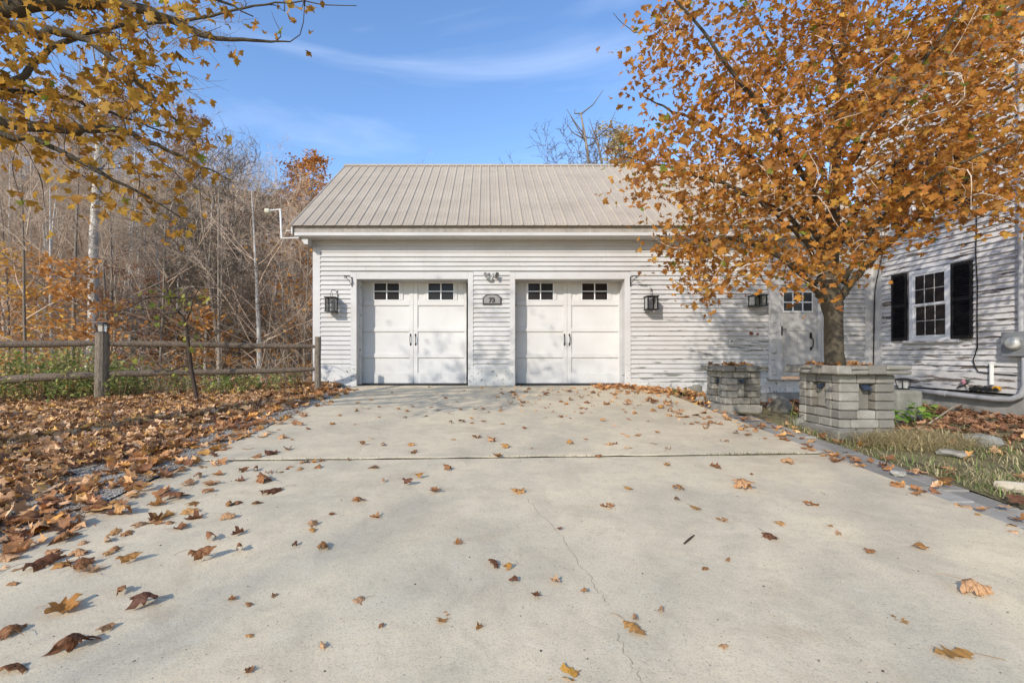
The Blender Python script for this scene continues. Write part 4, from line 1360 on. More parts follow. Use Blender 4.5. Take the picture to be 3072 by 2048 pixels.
def stem(seed, base, n=5, L=.75):
    r = np.random.default_rng(seed + 99)
    p = np.array(base, float); d = np.array([r.uniform(-.3, .3), -1, r.uniform(.0, .35)])
    P_ = [p.copy()]
    for i in range(n):
        d = d / np.linalg.norm(d)
        p = p + d * L / n; P_.append(p.copy())
        d = d + np.array([r.uniform(-.35, .35), 0, r.uniform(-.35, .12)])
    V, T = [], []
    for i, q in enumerate(P_):
        for k in range(3):
            a = 2 * math.pi * k / 3
            V.append(q + np.array([math.cos(a), 0, math.sin(a)]) * .013)
    for i in range(n):
        for k in range(3):
            k2 = (k + 1) % 3
            a, b, c, d_ = i * 3 + k, i * 3 + k2, (i + 1) * 3 + k2, (i + 1) * 3 + k
            T += [(a, b, c), (a, c, d_)]
    return np.array(V), np.array(T)
ML, MT = maple_leaf(); OL, OT = oak_leaf()
ML2, MT2 = subdiv(*subdiv(ML, MT)); OL2, OT2 = subdiv(OL, OT)
ML2[:, :2] += nrg.normal(0, .008, (len(ML2), 2))
def ground_variant(V, T, seed, amount, with_stem=True):
    A = curl(V, seed, amount, .10, .32)
    B = T
    if with_stem:
        i0 = 0
        sv, st_ = stem(seed, A[0])
        B = np.concatenate([T, st_ + len(A)]); A = np.concatenate([A, sv])
    A[:, 2] -= np.percentile(A[:, 2], 6)
    A[:, 2] = np.maximum(A[:, 2], .004)
    return A, B
GV = [ground_variant(ML2, MT2, s, a) for s, a in zip(range(12), (1.6, 2.4, 3.2, 3.8, 2.8, 2.0, 3.4, 4.2, 1.5, 2.6, 3.0, 3.6))]
OV = [ground_variant(OL2, OT2, 50 + s, a) for s, a in zip(range(4), (.5, .8, 1.3, .4))]
def leaf_mesh(name, V, T, m):
    me = bpy.data.meshes.new(name)
    me.from_pydata([tuple(v) for v in V], [], [tuple(int(i) for i in t) for t in T])
    me.shade_smooth(); me.materials.append(m)
    return me
FALL_ME = [leaf_mesh("fallen_leaf", V, T, LEAF_FALL_I) for V, T in GV]
OAK_MAT = leaf_mat("fallen oak leaf", [(0, (.45, .22, .06)), (.5, (.55, .30, .09)), (1, (.42, .19, .06))], .15, spots=.5)
GOLD_MAT = leaf_mat("fallen golden leaf", [(0, (.52, .27, .05)), (1, (.46, .20, .05))], .15, spots=.6)
OAK_ME = [leaf_mesh("oak_leaf", V, T, OAK_MAT) for V, T in OV]
GOLD_ME = [leaf_mesh("golden_leaf", V, T, GOLD_MAT) for V, T in GV[:6]]

def scatter(variants, pos, rots, scale, cols, rng):
    """copies of leaf shapes as one big triangle soup; rots (N,3,3)"""
    N = len(pos); which = rng.integers(0, len(variants), N)
    AV, AT, AC = [], [], []
    base = 0
    for k, (V, T) in enumerate(variants):
        ii = np.nonzero(which == k)[0]
        if len(ii) == 0: continue
        W = np.einsum('nij,vj->nvi', rots[ii], V) * scale[ii][:, None, None] + pos[ii][:, None, :]
        AV.append(W.reshape(-1, 3)); AC.append(np.repeat(cols[ii], len(V), 0))
        AT.append((T[None] + (np.arange(len(ii)) * len(V))[:, None, None]).reshape(-1, 3) + base)
        base += len(ii) * len(V)
    return np.concatenate(AV), np.concatenate(AT), np.concatenate(AC)
def rot_z_tilt(n, rng, tilt):
    a = rng.uniform(0, 2 * np.pi, n); b = rng.normal(0, tilt, n); c = rng.normal(0, tilt, n)
    ca, sa, cb, sb, cc, sc_ = np.cos(a), np.sin(a), np.cos(b), np.sin(b), np.cos(c), np.sin(c)
    Rz = np.zeros((n, 3, 3)); Rz[:, 0, 0] = ca; Rz[:, 0, 1] = -sa; Rz[:, 1, 0] = sa; Rz[:, 1, 1] = ca; Rz[:, 2, 2] = 1
    Rx = np.zeros((n, 3, 3)); Rx[:, 0, 0] = 1; Rx[:, 1, 1] = cb; Rx[:, 1, 2] = -sb; Rx[:, 2, 1] = sb; Rx[:, 2, 2] = cb
    Ry = np.zeros((n, 3, 3)); Ry[:, 1, 1] = 1; Ry[:, 0, 0] = cc; Ry[:, 0, 2] = sc_; Ry[:, 2, 0] = -sc_; Ry[:, 2, 2] = cc
    return Rx @ Ry @ Rz
def pick_cols(stops, n, rng, jit=.18):
    P_ = np.array([s[0] for s in stops]); C_ = np.array([s[1] for s in stops])
    t = rng.random(n)
    c = np.stack([np.interp(t, P_, C_[:, k]) for k in range(3)], 1)
    return c * rng.uniform(1 - jit, 1 + jit, (n, 1))

# ================================================================== FALLEN LEAVES ON THE DRIVE (each one a thing)
leaf_n = [0]
def put_leaf(px, py, size_px, label, group, me_list=None, name="fallen_leaf", k=None, yaw=None, z=None):
    """size_px in pixels of the photo"""
    p = gpt(px, py) if z is None else at(px, py, z)
    s = max(.035, min(.16, size_px * p.y / F_PX * .85))
    lst = me_list or FALL_ME
    me = lst[k if k is not None else rnd.randrange(len(lst))]
    o = bpy.data.objects.new(name, me); COL.objects.link(o)
    o.location = (p.x, p.y, p.z + .002)
    o.scale = (s, s, s * rnd.uniform(.45, .8))
    o.rotation_euler = (R(3.86), 0, yaw if yaw is not None else rnd.uniform(0, 6.28))
    leaf_n[0] += 1
    return props(o, label, "leaf", group)
K = 3072 / 2352
hero = [  # overview x, y, size, shape, label
    (1018, 1422, 62, 'o', "tan oak leaf alone in the middle foreground of the slab"),
    (1452, 1446, 72, 'o', "pale oak leaf beside the long crack"),
    (2062, 1424, 48, 'o', "narrow orange oak leaf just above the largest oak leaf"),
    (2187, 1500, 100, 'o', "largest oak leaf, in the front corner of the slab towards the house"),
    (1600, 1167, 36, 'o', "slim tan oak leaf on edge, mid slab"),
    (1530, 1067, 32, 'o', "small orange oak leaf just below the slab joint"),
    (1445, 1122, 30, 'o', "small yellow oak leaf above the crack's upper end"),
    (157, 1400, 80, 'g', "flat golden maple leaf with brown spots, left foreground"),
    (1305, 1553, 56, 'g', "golden veined leaf cut off by the bottom edge"),
    (1167, 1305, 28, 'g', "little yellow leaf touching a bigger brown one"),
    (465, 1280, 60, 'm', "dark cupped leaf standing alone on the left of the slab"),
    (190, 1307, 48, 'm', "brown folded leaf next to a long pale leaf"),
    (95, 1305, 78, 'm', "long pale folded leaf near the gravel edge"),
    (280, 1357, 48, 'm', "golden brown creased leaf above the crumpled one"),
    (325, 1388, 70, 'm', "crumpled yellow-brown leaf with a long red stem"),
    (240, 1447, 44, 'm', "small dark red leaf below the crumpled one"),
    (165, 1495, 108, 'm', "big brown rolled leaf in the left foreground"),
    (20, 1455, 70, 'm', "tan leaf cut off at the left edge, upper of two"),
    (25, 1545, 78, 'm', "yellow-brown leaf in the bottom left corner"),
    (742, 1260, 44, 'm', "grey-brown folded leaf with a curved stem"),
    (825, 1383, 48, 'm', "brown maple leaf lying flat left of the oak leaf"),
    (1132, 1297, 48, 'm', "brown maple leaf beside a little yellow one"),
    (2240, 1362, 72, 'm', "rolled tan leaf with a long stem near the slab edge"),
    (2115, 1257, 36, 'm', "small dark leaf up from the rolled tan leaf"),
    (1770, 1240, 48, 'm', "brown two-lobed leaf in the middle of the slab, house side"),
    (605, 1108, 64, 'm', "dark upright curled leaf just below the joint, gravel side"),
    (1710, 1122, 60, 'm', "cluster-like brown leaf with dark tips below the joint"),
]
for x, y, s, sh, lab in hero:
    lst = {'o': OAK_ME, 'g': GOLD_ME, 'm': None}[sh]
    put_leaf(x * K, y * K, s * K, lab, None, lst, {'o': "oak_leaf", 'g': "golden_leaf", 'm': "fallen_leaf"}[sh], k=rnd.choice((2, 3, 6, 7, 10, 11)) if sh == 'm' else None)
front = [(30, 1346, 32), (262, 1225, 42), (250, 1273, 30), (525, 1190, 40), (547, 1225, 34), (485, 1236, 36), (550, 1262, 32), (678, 1253, 20), (718, 1207, 32), (760, 1182, 20),
 (862, 1188, 30), (822, 1152, 40), (545, 1158, 34), (590, 1160, 36), (625, 1135, 60), (482, 1113, 42), (400, 1145, 72), (310, 1137, 40), (480, 1130, 32), (225, 1170, 72), (285, 1180, 62), (275, 1115, 36),
 (150, 1245, 84), (130, 1190, 52), (60, 1200, 84), (45, 1240, 70), (20, 1290, 70), (120, 1275, 40), (1053, 1250, 32), (575, 1540, 28), (860, 1075, 32), (938, 1110, 30), (995, 1128, 34), (880, 1105, 18), (1027, 1077, 28),
 (1190, 1135, 38), (1285, 1215, 14), (1398, 1165, 40), (1558, 1120, 30), (1555, 1147, 22), (1643, 1073, 34), (1660, 1195, 30), (1862, 1160, 36), (1907, 1209, 18), (1808, 1062, 42), (1920, 1060, 42), (1965, 1055, 34),
 (1725, 1090, 16), (2055, 1113, 24), (720, 1062, 20), (740, 1060, 18), (690, 1080, 26), (560, 1083, 24), (640, 1085, 22), (500, 1090, 30), (430, 1110, 40), (360, 1160, 40), (170, 1210, 60), (95, 1225, 70), (15, 1215, 60), (420, 1078, 34), (455, 1095, 30), (2165, 1113, 34), (2100, 1088, 28), (2030, 1070, 26)]
back = [(1145, 1047, 28), (950, 1042, 24), (945, 1025, 22), (832, 1020, 20), (880, 1023, 24), (1042, 1012, 16), (1095, 1005, 26), (1127, 1013, 30), (1158, 1025, 26), (1310, 1018, 22), (1400, 1023, 26), (1440, 1032, 22),
 (1375, 1050, 22), (1035, 970, 16), (1060, 968, 20), (1110, 968, 16), (1155, 975, 18), (935, 945, 14), (1385, 965, 16), (1465, 1002, 22), (1510, 993, 14), (1535, 1032, 22), (1720, 1000, 20), (625, 1043, 36), (590, 1050, 28), (648, 1008, 26),
 (565, 1005, 32), (690, 975, 22), (707, 985, 16), (765, 975, 18), (815, 977, 14), (870, 935, 12), (600, 1005, 26), (660, 1032, 24), (545, 1000, 22), (930, 960, 16), (1090, 940, 14), (1205, 985, 14), (1250, 960, 14), (1290, 958, 12), (1180, 915, 12), (1150, 945, 12),
 (1620, 985, 18), (1650, 975, 26), (1690, 995, 24), (1735, 985, 18), (1580, 975, 30), (1600, 955, 26), (1630, 960, 20), (1560, 960, 22), (1340, 940, 24), (1395, 930, 22), (1300, 930, 14), (1500, 945, 20), (1540, 945, 22), (780, 955, 14), (820, 945, 12), (740, 935, 14), (870, 960, 12)]
r2 = random.Random(31)
for _ in range(44):
    back.append((r2.uniform(1140, 1460), 893 + abs(r2.gauss(0, 26)), r2.uniform(9, 19)))
for _ in range(24):
    x = r2.uniform(1440, 1760); back.append((x, 900 + (x - 1440) * .26 + abs(r2.gauss(0, 22)), r2.uniform(14, 28)))
for _ in range(14): back.append((r2.uniform(720, 1130), r2.uniform(893, 960), r2.uniform(8, 14)))
r3 = random.Random(77)
for _ in range(40):
    y = r3.uniform(1055, 1330); e = 640 - (y - 1050) * 2.1; front.append((max(5, e + r3.gauss(40, 70)), y, (y - 880) * .11 * r3.uniform(.7, 1.2)))
for _ in range(22): front.append((r3.uniform(500, 2000), r3.uniform(1060, 1500), r3.uniform(14, 30)))
for x, y, s in front: put_leaf(x * K, y * K, s * K, "curled brown leaf scattered on the front slab of the driveway", "leaves on the front slab")
for x, y, s in back: put_leaf(x * K, y * K, s * K, "small curled brown leaf scattered on the back slab near the garage", "leaves on the back slab")
put_leaf(1935, 1106, 12, "tiny leaf stuck to the lower panel of the second garage door", None, k=2, z=YD - .01).rotation_euler = (R(80), .3, 0)

# ---- the drift along the fence and other carpets of leaves: too many to count
def carpet(name, n, sampler, label, seed, smin=.07, smax=.135, tilt=.35, thick=.05, cols=FALL_STOPS):
    rng = np.random.default_rng(seed)
    X, Y = sampler(n, rng)
    Z = ground_z(X, Y) + .005 + rng.random(len(X)) * thick
    C = pick_cols(cols, len(X), rng) * 1.3
    V, T, Cc = scatter([(curl(ML, 200 + i, a, .10), MT) for i, a in enumerate((1.2, 2.0, 2.8, 1.6, 3.2, .8))], np.stack([X, Y, Z], 1), rot_z_tilt(len(X), rng, tilt), rng.uniform(smin, smax, len(X)), C, rng)
    o = tri_mesh(name, V, T, LEAF_FALL, Cc, smooth=False, origin=(float(X.mean()), float(Y.mean()), float(Z.mean())))
    return props(o, label, "leaves", kind="stuff")
def xb(Y): return np.interp(Y, [0, 2.2, 2.96, 3.93, 4.98, 7.38, 8.6], [-3.6, -3.25, -3.17, -3.34, -3.40, -3.45, -3.05])
def drift(n, rng):
    Y = rng.uniform(1.6, 9.6, n * 3); X = rng.uniform(-9.5, -2.9, n * 3)
    s = fence_s(X, Y)
    edge = xb(Y) + .18 * np.sin(Y * 3.1) + .12 * np.sin(Y * 7.7) + rng.normal(0, .10, len(X))
    ok = (X < edge) & (X > -1.15 * Y - .6) & (s < .9 + rng.normal(0, .5, len(X)))
    return X[ok][:n], Y[ok][:n]
carpet("leaf_drift", 17000, drift, "deep drift of brown maple leaves between the drive and the fence", 5, smin=.05, smax=.115, thick=.07, tilt=.45, cols=[(0, (.13, .065, .035)), (.22, (.30, .15, .065)), (.48, (.48, .27, .125)), (.72, (.66, .45, .27)), (.88, (.60, .33, .085)), (1, (.20, .10, .06))])
def loose(n, rng):
    Y = rng.uniform(1.5, 8.6, n); X = xb(Y) + .25 + np.abs(rng.normal(0, .36, n)) - .15; ok = X < XL + .3
    return X[ok], Y[ok]
carpet("loose_leaves", 900, loose, "loose brown leaves thinning out over the gravel edge", 6, tilt=.3, thick=.015)
def beyond(n, rng):
    Y = rng.uniform(6.5, 22, n * 3); X = rng.uniform(-22, -3.4, n * 3); s = fence_s(X, Y)
    ok = (s > .4) & (X > -1.2 * Y) & (X < -.36 * Y)
    return X[ok][:n], Y[ok][:n]
carpet("woodland_litter", 14000, beyond, "fallen leaves covering the bank behind the fence", 7, smin=.09, smax=.17, tilt=.5, thick=.06,
       cols=[(0, (.20, .09, .04)), (.4, (.36, .17, .06)), (.8, (.46, .24, .09)), (1, (.5, .20, .05))])
def foot(n, rng):
    X = rng.uniform(2.1, 4.3, n * 2); Y = 9.1 - np.abs(rng.normal(0, .45, n * 2)) - np.clip(X - 2.9, 0, 9) * 1.15
    Y = np.where(X > 3.3, rng.uniform(6.9, 9.1, n * 2), Y)
    ok = (Y > 5.2) & (rng.random(n * 2) < .8)
    return X[ok][:n], Y[ok][:n]
o = carpet("leaf_bank", 520, foot, "bank of dead leaves at the foot of the siding by the smaller planter", 8, smin=.05, smax=.10, thick=.025)
def patio(n, rng):
    Y = rng.uniform(3.2, 9.0, n); X = rng.uniform(4.6, 7.8, n); ok = (rng.random(n) < sstep(4.6, 6.3, X + .3 * (Y - 5)))
    return X[ok], Y[ok]
carpet("patio_leaves", 2600, patio, "dead leaves covering the ground along the house wall", 9, smin=.06, smax=.12, thick=.02, tilt=.25,
       cols=[(0, (.13, .06, .035)), (.4, (.26, .13, .07)), (.8, (.38, .23, .13)), (1, (.18, .08, .05))])
def bed(n, rng):
    Y = rng.uniform(1.6, 5.6, n); X = XR + .3 + rng.random(n) * 3.2
    return X, Y
carpet("bed_leaves", 190, bed, "scattered dead leaves in the dry grass of the bed", 10, smin=.08, smax=.14, thick=.03)
def farhalf(n, rng):
    Y = 4.5 + 4.5 * rng.random(n) ** .7; X = rng.uniform(XL + .1, XR, n)
    ok = rng.random(n) < np.clip(.25 + .75 * sstep(-1.0, 2.6, X), 0, 1)
    return X[ok], Y[ok]
carpet("small_leaves", 260, farhalf, "tiny brown leaves strewn over the far half of the drive", 21, smin=.035, smax=.075, thick=.004, tilt=.2)
def roadedge(n, rng):
    Y = rng.uniform(2.6, 6.6, n); X = XR - .05 + np.abs(rng.normal(0, .28, n)) - .12 * rng.random(n)
    return X, Y
carpet("edge_leaves", 90, roadedge, "brown leaves caught along the paver edge", 22, smin=.05, smax=.10, thick=.01, tilt=.25)
# leaves lying in the tops of the planters
for nm, lab, x0, x1, y0, y1, zz, n in (("planter_leaves", "dead leaves heaped on top of the smaller planter", 3.50, 3.98, 6.66, 7.2, zS, 60), ("planter_leaves", "orange leaves lying round the maple trunk in the large planter", 3.84, 4.42, 5.02, 5.6, zB, 55)):
    rng = np.random.default_rng(n)
    X, Y = rng.uniform(x0, x1, n), rng.uniform(y0, y1, n)
    V, T, Cc = scatter([(curl(ML, 300 + i, a, .08), MT) for i, a in enumerate((1.5, 2.5, 3.0))], np.stack([X, Y, zz + rng.random(n) * .025 - .006], 1), rot_z_tilt(n, rng, .4), rng.uniform(.06, .10, n), pick_cols(FALL_STOPS, n, rng), rng)
    props(tri_mesh(nm, V, T, LEAF_FALL, Cc, origin=(x0, y0, zz)), lab, "leaves", kind="stuff")

# gravel chips on the verge
rng = np.random.default_rng(3)
oct_v = np.array([(1, 0, 0), (-1, 0, 0), (0, 1, 0), (0, -1, 0), (0, 0, .8), (0, 0, -.8)], float)
oct_t = np.array([(0, 2, 4), (2, 1, 4), (1, 3, 4), (3, 0, 4), (2, 0, 5), (1, 2, 5), (3, 1, 5), (0, 3, 5)])
n = 7000
Y = rng.uniform(1.2, 8.6, n); X = rng.uniform(-4.2, XL + .06, n)
V, T, Cc = scatter([(oct_v, oct_t), (oct_v * (1, .6, .7), oct_t)], np.stack([X, Y, ground_z(X, Y) + .004], 1), rot_z_tilt(n, rng, .5), rng.uniform(.004, .013, n), np.clip(rng.normal(.34, .11, (n, 1)), .1, .7) * np.array([[1, .96, .88]]), rng)
GRAV_I = Mat("gravel chips", .9, .2); GRAV_I.color(GRAV_I.attr())
props(tri_mesh("gravel_chips", V, T, GRAV_I.m, Cc), "loose grey gravel chips beside the slab", "gravel", kind="stuff")
# grit on the slab
n = 420
Y = rng.uniform(1.3, 8.5, n); X = rng.uniform(XL + .1, XR - .1, n)
V, T, Cc = scatter([(oct_v, oct_t), (oct_v * (1, .3, .4), oct_t)], np.stack([X, Y, SL * Y + .001], 1), rot_z_tilt(n, rng, .3), rng.uniform(.002, .0065, n), np.clip(rng.normal(.10, .05, (n, 1)), .03, .3) * np.array([[1, .9, .75]]), rng)
props(tri_mesh("grit", V, T, GRAV_I.m, Cc), "dark specks of grit on the concrete", "grit", kind="stuff")

# ================================================================== GRASS AND WEEDS
def blades(name, label, X, Y, h, lean, cols, rng, w=.004, z=None):
    n = len(X)
    Z = ground_z(X, Y) if z is None else z
    a = rng.uniform(0, 2 * np.pi, n)
    d = np.stack([np.cos(a), np.sin(a), np.zeros(n)], 1)
    side = np.stack([-np.sin(a), np.cos(a), np.zeros(n)], 1) * w
    P0 = np.stack([X, Y, Z - .01], 1)
    P1 = P0 + d * (h * lean * .35)[:, None]; P1[:, 2] += h * .6 * (1 - lean * .6)
    P2 = P0 + d * (h * lean)[:, None]; P2[:, 2] += h * (1 - lean * .85)
    V = np.stack([P0 - side, P0 + side, P1 - side * .8, P1 + side * .8, P2], 1).reshape(-1, 3)
    b = np.arange(n)[:, None] * 5
    T = np.concatenate([b + np.array([0, 1, 3]), b + np.array([0, 3, 2]), b + np.array([2, 3, 4])], 0)
    return props(tri_mesh(name, V, T, GREENERY, np.repeat(cols, 5, 0)), label, "grass", kind="stuff")
rng = np.random.default_rng(12)
n = 9000
Y = rng.uniform(1.4, 5.6, n); X = XR + .38 + np.abs(rng.normal(0, .95, n))
ok = (X < 6.5) & ~((X > 3.78) & (X < 4.5) & (Y > 4.9)) & (np.sin(X * 4 + 1) * np.sin(Y * 3.3) + rng.normal(0, .5, n) > -.25)
X, Y = X[ok], Y[ok]; n = len(X)
straw = np.array([[.58, .48, .26]]) * rng.uniform(.6, 1.25, (n, 1)); green = np.array([[.22, .28, .08]]) * rng.uniform(.6, 1.3, (n, 1))
isg = (rng.random(n) < .38)[:, None]
blades("bed_grass", "dry straw and short green grass in the bed beside the pavers", X, Y, rng.uniform(.05, .17, n), rng.uniform(.4, 1.1, n), np.where(isg, green, straw), rng, .0035)
# a combed-over clump of long dry grass
n = 1500
c0 = gpt(2740, 1325)
ang = rng.uniform(0, 6.28, n); rr = np.sqrt(rng.random(n)) * .42
X, Y = c0.x + rr * np.cos(ang) * 1.25, c0.y + rr * np.sin(ang) * .8
blades("dry_tussock", "matted clump of long straw-coloured grass next to the large planter", X, Y, rng.uniform(.2, .42, n), rng.uniform(.75, 1.12, n), np.array([[.66, .55, .30]]) * rng.uniform(.6, 1.25, (n, 1)), rng, .003)
# moss and grass in the joint
n = 2200
X = rng.uniform(XL, XR, n); dens = np.clip(.25 + .75 * sstep(.2, 2.2, X) + .5 * sstep(-.9, -1.6, X), 0, 1); ok = rng.random(n) < dens
X = X[ok]; n = len(X); Y = 4.112 + (X - XL) / (XR - XL) * .23 + rng.normal(0, .012, n)
blades("joint_grass", "withered grass growing in the joint between the slabs", X, Y, rng.uniform(.012, .045, n), rng.uniform(.3, 1.0, n), np.where(rng.random((n, 1)) < .45, np.array([[.15, .18, .06]]), np.array([[.24, .20, .11]])), rng, .0025)

def leafy(name, label, cat, stems, leaf_size, cols, rng, stem_col, per=16, kind="stuff", shape=None):
    """upright stems hung with small leaves; stems: (x, y, height)"""
    quad_v = np.array([(0, 0, 0), (.22, .35, .05), (.20, .7, .02), (0, 1.0, -.06), (-.20, .7, .02), (-.22, .35, .05)])
    quad_t = np.array([(0, 1, 5), (1, 2, 5), (2, 4, 5), (2, 3, 4)])
    SV, ST, SCc = [], [], []
    pos, base = [], 0
    for (x, y, h) in stems:
        z = gz(x, y)
        lean = rng.normal(0, .16, 2)
        top = np.array([x + lean[0] * h * 1.4, y + lean[1] * h * 1.4, z + h])
        mid = np.array([x + lean[0] * h * .4, y + lean[1] * h * .4, z + h * .55])
        for p, r_ in (((x, y, z - .03), .004), (mid, .003), (top, .0015)):
            for k in range(3): SV.append(np.array(p) + np.array([math.cos(2.09 * k), math.sin(2.09 * k), 0]) * r_)
        for i in range(2):
            for k in range(3):
                k2 = (k + 1) % 3
                ST += [(base + i * 3 + k, base + i * 3 + k2, base + i * 3 + 3 + k2), (base + i * 3 + k, base + i * 3 + 3 + k2, base + i * 3 + 3 + k)]
        base += 9
        for t in rng.uniform(.2, 1.0, per):
            p0 = np.array([x, y, z])
            q = (1 - t) ** 2 * p0 + 2 * t * (1 - t) * mid + t * t * top
            pos.append(q + rng.normal(0, .02, 3))
    pos = np.array(pos); N = len(pos)
    C = pick_cols(cols, N, rng, .25)
    Rm = rot_z_tilt(N, rng, .65)
    V, T, Cc = scatter([(quad_v, quad_t)], pos, Rm, rng.uniform(*leaf_size, N), C, rng)
    SV = np.array(SV); ST = np.array(ST)
    V2 = np.concatenate([V, SV]); T2 = np.concatenate([T, ST + len(V)]); C2 = np.concatenate([Cc, np.tile(np.array([stem_col]), (len(SV), 1))])
    return props(tri_mesh(name, V2, T2, GREENERY, C2, origin=(stems[0][0], stems[0][1], gz(stems[0][0], stems[0][1]))), label, cat, kind=kind)
GRN = [(0, (.17, .25, .06)), (.4, (.31, .39, .10)), (.65, (.50, .47, .16)), (1, (.58, .42, .17))]
st_ = []
for _ in range(300):
    px = rng.uniform(-60, 380) if rng.random() < .72 else rng.uniform(380, 900)
    off = rng.uniform(-.15, 1.7)
    k = (px - PX) / F_PX
    t = (k * F0.y - F0.x) / (fd.x - k * fd.y)
    p = F0 + fd * t + Vector((FN[0], FN[1], 0)) * off
    hmax = np.interp(px, [-60, 120, 250, 400, 600, 900], [.85, .9, .62, .55, .42, .30])
    st_.append((p.x, p.y, hmax * rng.uniform(.45, 1.05) + .2 * max(0, off - .9)))
leafy("fence_weeds", "tangle of green and yellowing weeds along the fence", "weeds", st_, (.035, .085), GRN, rng, (.17, .14, .08), per=22)
st_ = []
for _ in range(130):
    px = rng.uniform(-40, 930); off = rng.uniform(-.25, 1.3); k = (px - PX) / F_PX
    t = (k * F0.y - F0.x) / (fd.x - k * fd.y); p = F0 + fd * t + Vector((FN[0], FN[1], 0)) * off
    st_.append((p.x, p.y, rng.uniform(.35, .95)))
leafy("dry_stems", "dry tan seed stalks standing among the weeds", "weeds", st_, (.012, .03), [(0, (.40, .28, .13)), (1, (.30, .20, .09))], rng, (.33, .25, .15), per=12)

# leafy green plant beside the large planter: each leaf its own part
def green_plant(name, label, spots, size, seed, m):
    r = random.Random(seed)
    c = gpt(*spots[0])
    t = empty(name, c, label, "plant")
    V, T = subdiv(*(np.array([(0, 0, 0), (.26, .3, .04), (.24, .65, .0), (0, 1.0, -.1), (-.24, .65, .0), (-.26, .3, .04), (0, .5, -.03)]), np.array([(0, 1, 6), (1, 2, 6), (2, 3, 6), (3, 4, 6), (4, 5, 6), (5, 0, 6)])))
    me = leaf_mesh("leaf", V, T, m)
    b = MB()
    for px, py in spots:
        p = gpt(px, py)
        h = r.uniform(.14, .30)
        q = p + Vector((r.uniform(-.06, .06), r.uniform(-.06, .06), h))
        b.tube([p - Vector((0, 0, .02)), p.lerp(q, .5) + Vector((r.uniform(-.02, .02), 0, .01)), q], [.005, .004, .003], 5)
        for k in range(9):
            o = bpy.data.objects.new("leaf", me); COL.objects.link(o); o.parent = t
            f = r.uniform(.4, 1.0)
            o.location = p.lerp(q, f) - wloc(t)
            s = r.uniform(.7, 1.25) * size
            o.scale = (s, s, s)
            o.rotation_euler = (r.uniform(-.5, .45), r.uniform(-.35, .35), r.uniform(0, 6.28))
    b.build("stem", GREENSTEM, t)
GREENSTEM = plain("green stem", (.16, .20, .06), .7)
LG = leaf_mat("bright green leaf", [(0, (.13, .27, .04)), (.6, (.22, .38, .06)), (1, (.32, .42, .09))], .35, spots=.15)
LY = leaf_mat("yellow green leaf", [(0, (.22, .27, .05)), (1, (.38, .33, .06))], .35, spots=.25)
green_plant("leafy_plant", "bright green leafy plant sprouting beside the large planter", [(2600, 1300), (2625, 1296), (2660, 1296), (2745, 1275), (2775, 1270), (2640, 1285), (2680, 1285), (2700, 1270), (2730, 1262), (2760, 1255), (2790, 1262), (2560, 1290), (2720, 1280)], .12, 4, LG)
green_plant("grass_tuft", "small light green weed between drive and large planter", [(2372, 1270), (2385, 1276)], .055, 6, LY)
green_plant("seedling", "yellow green seedling by the mossy stone", [(2030, 1192), (2045, 1190)], .05, 7, LY)

# ================================================================== WOODY THINGS
def tube_np(P, rad, sides):
    P = np.asarray(P, float); n = len(P)
    D = np.gradient(P, axis=0); D /= (np.linalg.norm(D, axis=1)[:, None] + 1e-9)
    ref = np.array([.31, .72, .25]) if abs(D[0, 2]) > .8 else np.array([0, 0, 1.0])
    U = np.cross(D, ref); U /= (np.linalg.norm(U, axis=1)[:, None] + 1e-9)
    W = np.cross(D, U)
    a = np.arange(sides) * 2 * np.pi / sides
    V = P[:, None, :] + np.asarray(rad)[:, None, None] * (np.cos(a)[None, :, None] * U[:, None, :] + np.sin(a)[None, :, None] * W[:, None, :])
    i = np.arange(n - 1)[:, None] * sides; k = np.arange(sides)[None, :]; k2 = (k + 1) % sides
    Fq = np.stack([i + k, i + k2, i + sides + k2, i + sides + k], -1).reshape(-1, 4)
    return V.reshape(-1, 3), Fq
class Soup:
    def __init__(self): self.V, self.F, self.n = [], [], 0
    def add(self, V, F_):
        self.V.append(V); self.F.append(F_ + self.n); self.n += len(V)
    def tube(self, P, rad, sides): self.add(*tube_np(P, rad, sides))
    def arrays(self): return np.concatenate(self.V), np.concatenate(self.F)

